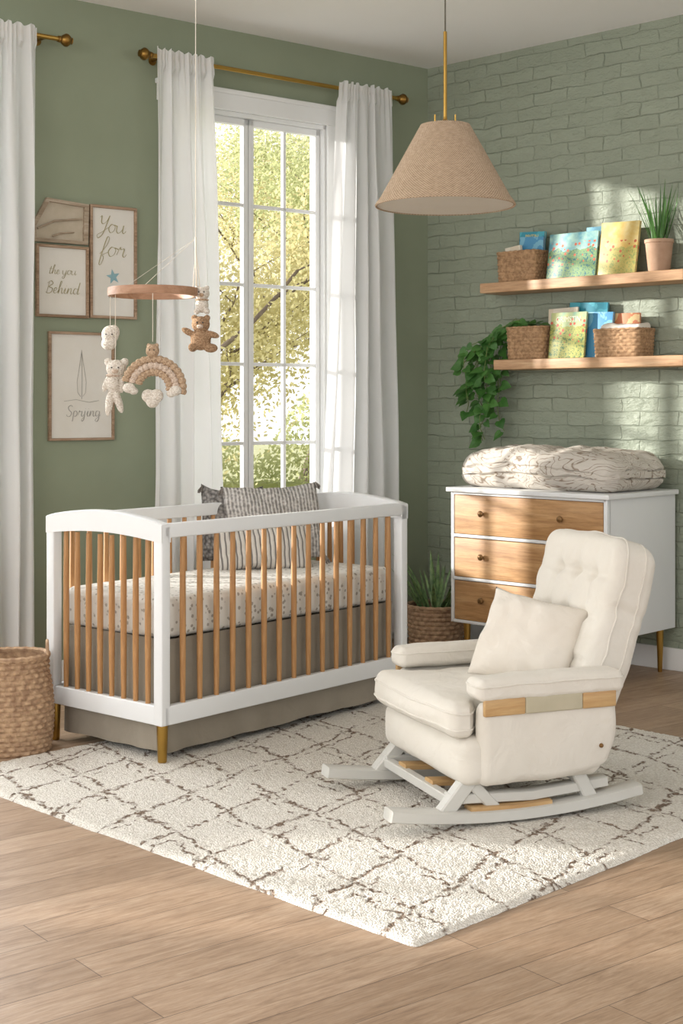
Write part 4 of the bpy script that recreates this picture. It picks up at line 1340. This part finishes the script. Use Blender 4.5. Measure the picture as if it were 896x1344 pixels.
for j in range(n):
    for i in range(n):
        a = j*(n+1)+i
        fs.append((a, a+1, a+n+2, a+n+1))
b = B(); b.add(vs, fs)
o = b.obj('rug', M_rug, loc=RO, rot=(0, 0, math.atan2(0.71, 0.704)))
meta(o, 'cream shag rug with irregular brown trellis lines', 'rug')

# ---------------------------------------------------------------- garden outside
M_leafy = simple('sunlit_leaves', '#b9b07c', '#d6cd9e', 0.8, 1.5, bst=0, transl=0.5)
M_leafg = simple('green_leaves', '#a0a774', '#c2c494', 0.8, 1.5, bst=0, transl=0.5)
M_bark = simple('bark', '#5f5149', '#75675a', 0.9, 12, 30, 0.6, 0.02)
M_lawn = simple('lawn_grass', '#a3a67a', '#bbb88c', 0.95, 3, 60, 0.5, 0.03)
b = B(); b.box(-30, 20, 0, 50, -0.455, -0.405)
o = b.obj('lawn', M_lawn, smooth=False, loc=(0, 8.6, 0)); meta(o, 'sunlit garden lawn outside the window', 'lawn', kind='stuff')
def tree(x, y, hgt, seed, mat, nl=5000, trunk=0.11):
    rnd = random.Random(seed)
    t = thing('tree', 'leafy sunlit garden tree outside the window', 'tree', (x, y, -0.4), 0, 'garden trees')
    b = B(); tips = []
    def br(p, d, L_, r, lvl):
        pts = [p.copy()]; rr = [r]
        q = p.copy()
        for i in range(5):
            d = (d+Vector((rnd.uniform(-.25, .25), rnd.uniform(-.25, .25), rnd.uniform(-.05, .15)))).normalized()
            q = q+d*L_/5; pts.append(q.copy()); rr.append(r*(1-0.5*(i+1)/5))
            if lvl > 0: tips.append(q.copy())
        b.tube(pts, rr, 7)
        if lvl < 3:
            for k in range(3 if lvl else 6):
                i = rnd.randint(2, 5)
                a = rnd.uniform(0, 2*PI)
                nd = (d*0.5+Vector((math.cos(a), math.sin(a), rnd.uniform(0.0, 0.6)))).normalized()
                br(pts[i], nd, L_*rnd.uniform(0.5, 0.72), rr[i]*0.6, lvl+1)
    br(Vector((0, 0, 0)), Vector((0.1, 0, 1)), hgt*0.55, trunk, 0)
    b.v = [Vector((v.x, v.y, max(v.z, 0.0))) for v in b.v]
    b.obj('trunk', M_bark, t)
    vs = []; fs = []
    for i in range(nl):
        c = rnd.choice(tips)+Vector((rnd.gauss(0, .22), rnd.gauss(0, .22), rnd.gauss(0, .24)))
        c.z = max(c.z, 0.12)
        s = rnd.uniform(0.014, 0.034)
        a = Vector((rnd.gauss(0, 1), rnd.gauss(0, 1), rnd.gauss(0, 1))).normalized(); e = a.orthogonal().normalized()
        k = len(vs)
        vs += [c-a*s, c+e*s*0.6, c+a*s, c-e*s*0.6]; fs.append((k, k+1, k+2, k+3))
    f = B(); f.add(vs, fs)
    f.obj('foliage', mat, t, smooth=False)
tree(-1.15, 11.2, 4.3, 3, M_leafy, nl=26000, trunk=0.075)
tree(-0.6, 18.2, 6.0, 5, M_leafg, nl=40000, trunk=0.085)
tree(-2.6, 26.5, 7.6, 9, M_leafy, nl=44000, trunk=0.10)
tree(0.2, 36.5, 10.0, 14, M_leafg, nl=50000, trunk=0.12)
rnd = random.Random(21); vs = []; fs = []
for i in range(26000):
    c = Vector((rnd.uniform(-4, 3), rnd.uniform(-0.3, 0.3), 0)); c.z = rnd.uniform(0.06, 1.5+0.25*math.sin(c.x*3)+0.15*math.sin(c.x*7))
    s = rnd.uniform(0.018, 0.04)
    a = Vector((rnd.gauss(0, 1), rnd.gauss(0, 1), rnd.gauss(0, 1))).normalized(); e = a.orthogonal().normalized()
    k = len(vs); vs += [c-a*s, c+e*s*0.5, c+a*s, c-e*s*0.5]; fs.append((k, k+1, k+2, k+3))
b = B(); b.add(vs, fs); b.box(-4, 3, -0.2, 0.2, 0, 0.9)
o = b.obj('hedge', M_leafg, smooth=False, loc=(-0.6, 14.4, -0.404)); meta(o, 'sunlit green garden hedge outside the window', 'hedge', kind='stuff')

# ---------------------------------------------------------------- light
w = bpy.data.worlds.new('World'); sc.world = w; w.use_nodes = True
bg = w.node_tree.nodes['Background']
bg.inputs['Color'].default_value = (0.97, 0.985, 1.0, 1); bg.inputs['Strength'].default_value = 1.5
sd = bpy.data.lights.new('sun', 'SUN'); sd.energy = 8.0; sd.angle = math.radians(1.8); sd.color = (1.0, 0.96, 0.90)
so = bpy.data.objects.new('sun', sd); COL.objects.link(so)
so.rotation_euler = Vector((0.97, -0.165, -0.19)).to_track_quat('-Z', 'Y').to_euler(); so.location = (-8, 10, 6)
def area(name, loc, target, sx, sy, e, col):
    ad = bpy.data.lights.new(name, 'AREA'); ad.shape = 'RECTANGLE'; ad.size = sx; ad.size_y = sy; ad.energy = e; ad.color = col
    ao = bpy.data.objects.new(name, ad); COL.objects.link(ao)
    ao.location = loc
    ao.rotation_euler = (Vector(target)-Vector(loc)).to_track_quat('-Z', 'Y').to_euler()
area('studio_softbox', (-3.0, 0.0, 2.7), (0.4, 6, 0.8), 3.0, 2.2, 110, (1.0, 0.99, 0.97))  # unseen fill lamp added high on the left to brighten the room
for (a_, c_), e in zip(WINS[1:], (75, 110, 90)):
    xc = (a_+c_)/2
    area('window_daylight', lw(xc, 0.35, 1.75), lw(xc+0.6, -3, 0.9), 1.2, 2.1, e, (0.97, 0.985, 1.0))  # unseen lamps added outside the off-frame windows to strengthen light from the left

# ---------------------------------------------------------------- camera
cd = bpy.data.cameras.new('camera'); co = bpy.data.objects.new('camera', cd); COL.objects.link(co)
co.location = (0, 0, H); co.rotation_euler = (PI/2, 0, 0)
cd.sensor_fit = 'VERTICAL'; cd.sensor_height = 36; cd.sensor_width = 24
cd.lens = 1850*36/1344
cd.shift_y = -142/1344
cd.clip_start = 0.05; cd.clip_end = 200
sc.camera = co
sc.view_settings.view_transform = 'Standard'
sc.view_settings.look = 'None'
sc.view_settings.exposure = 0.0
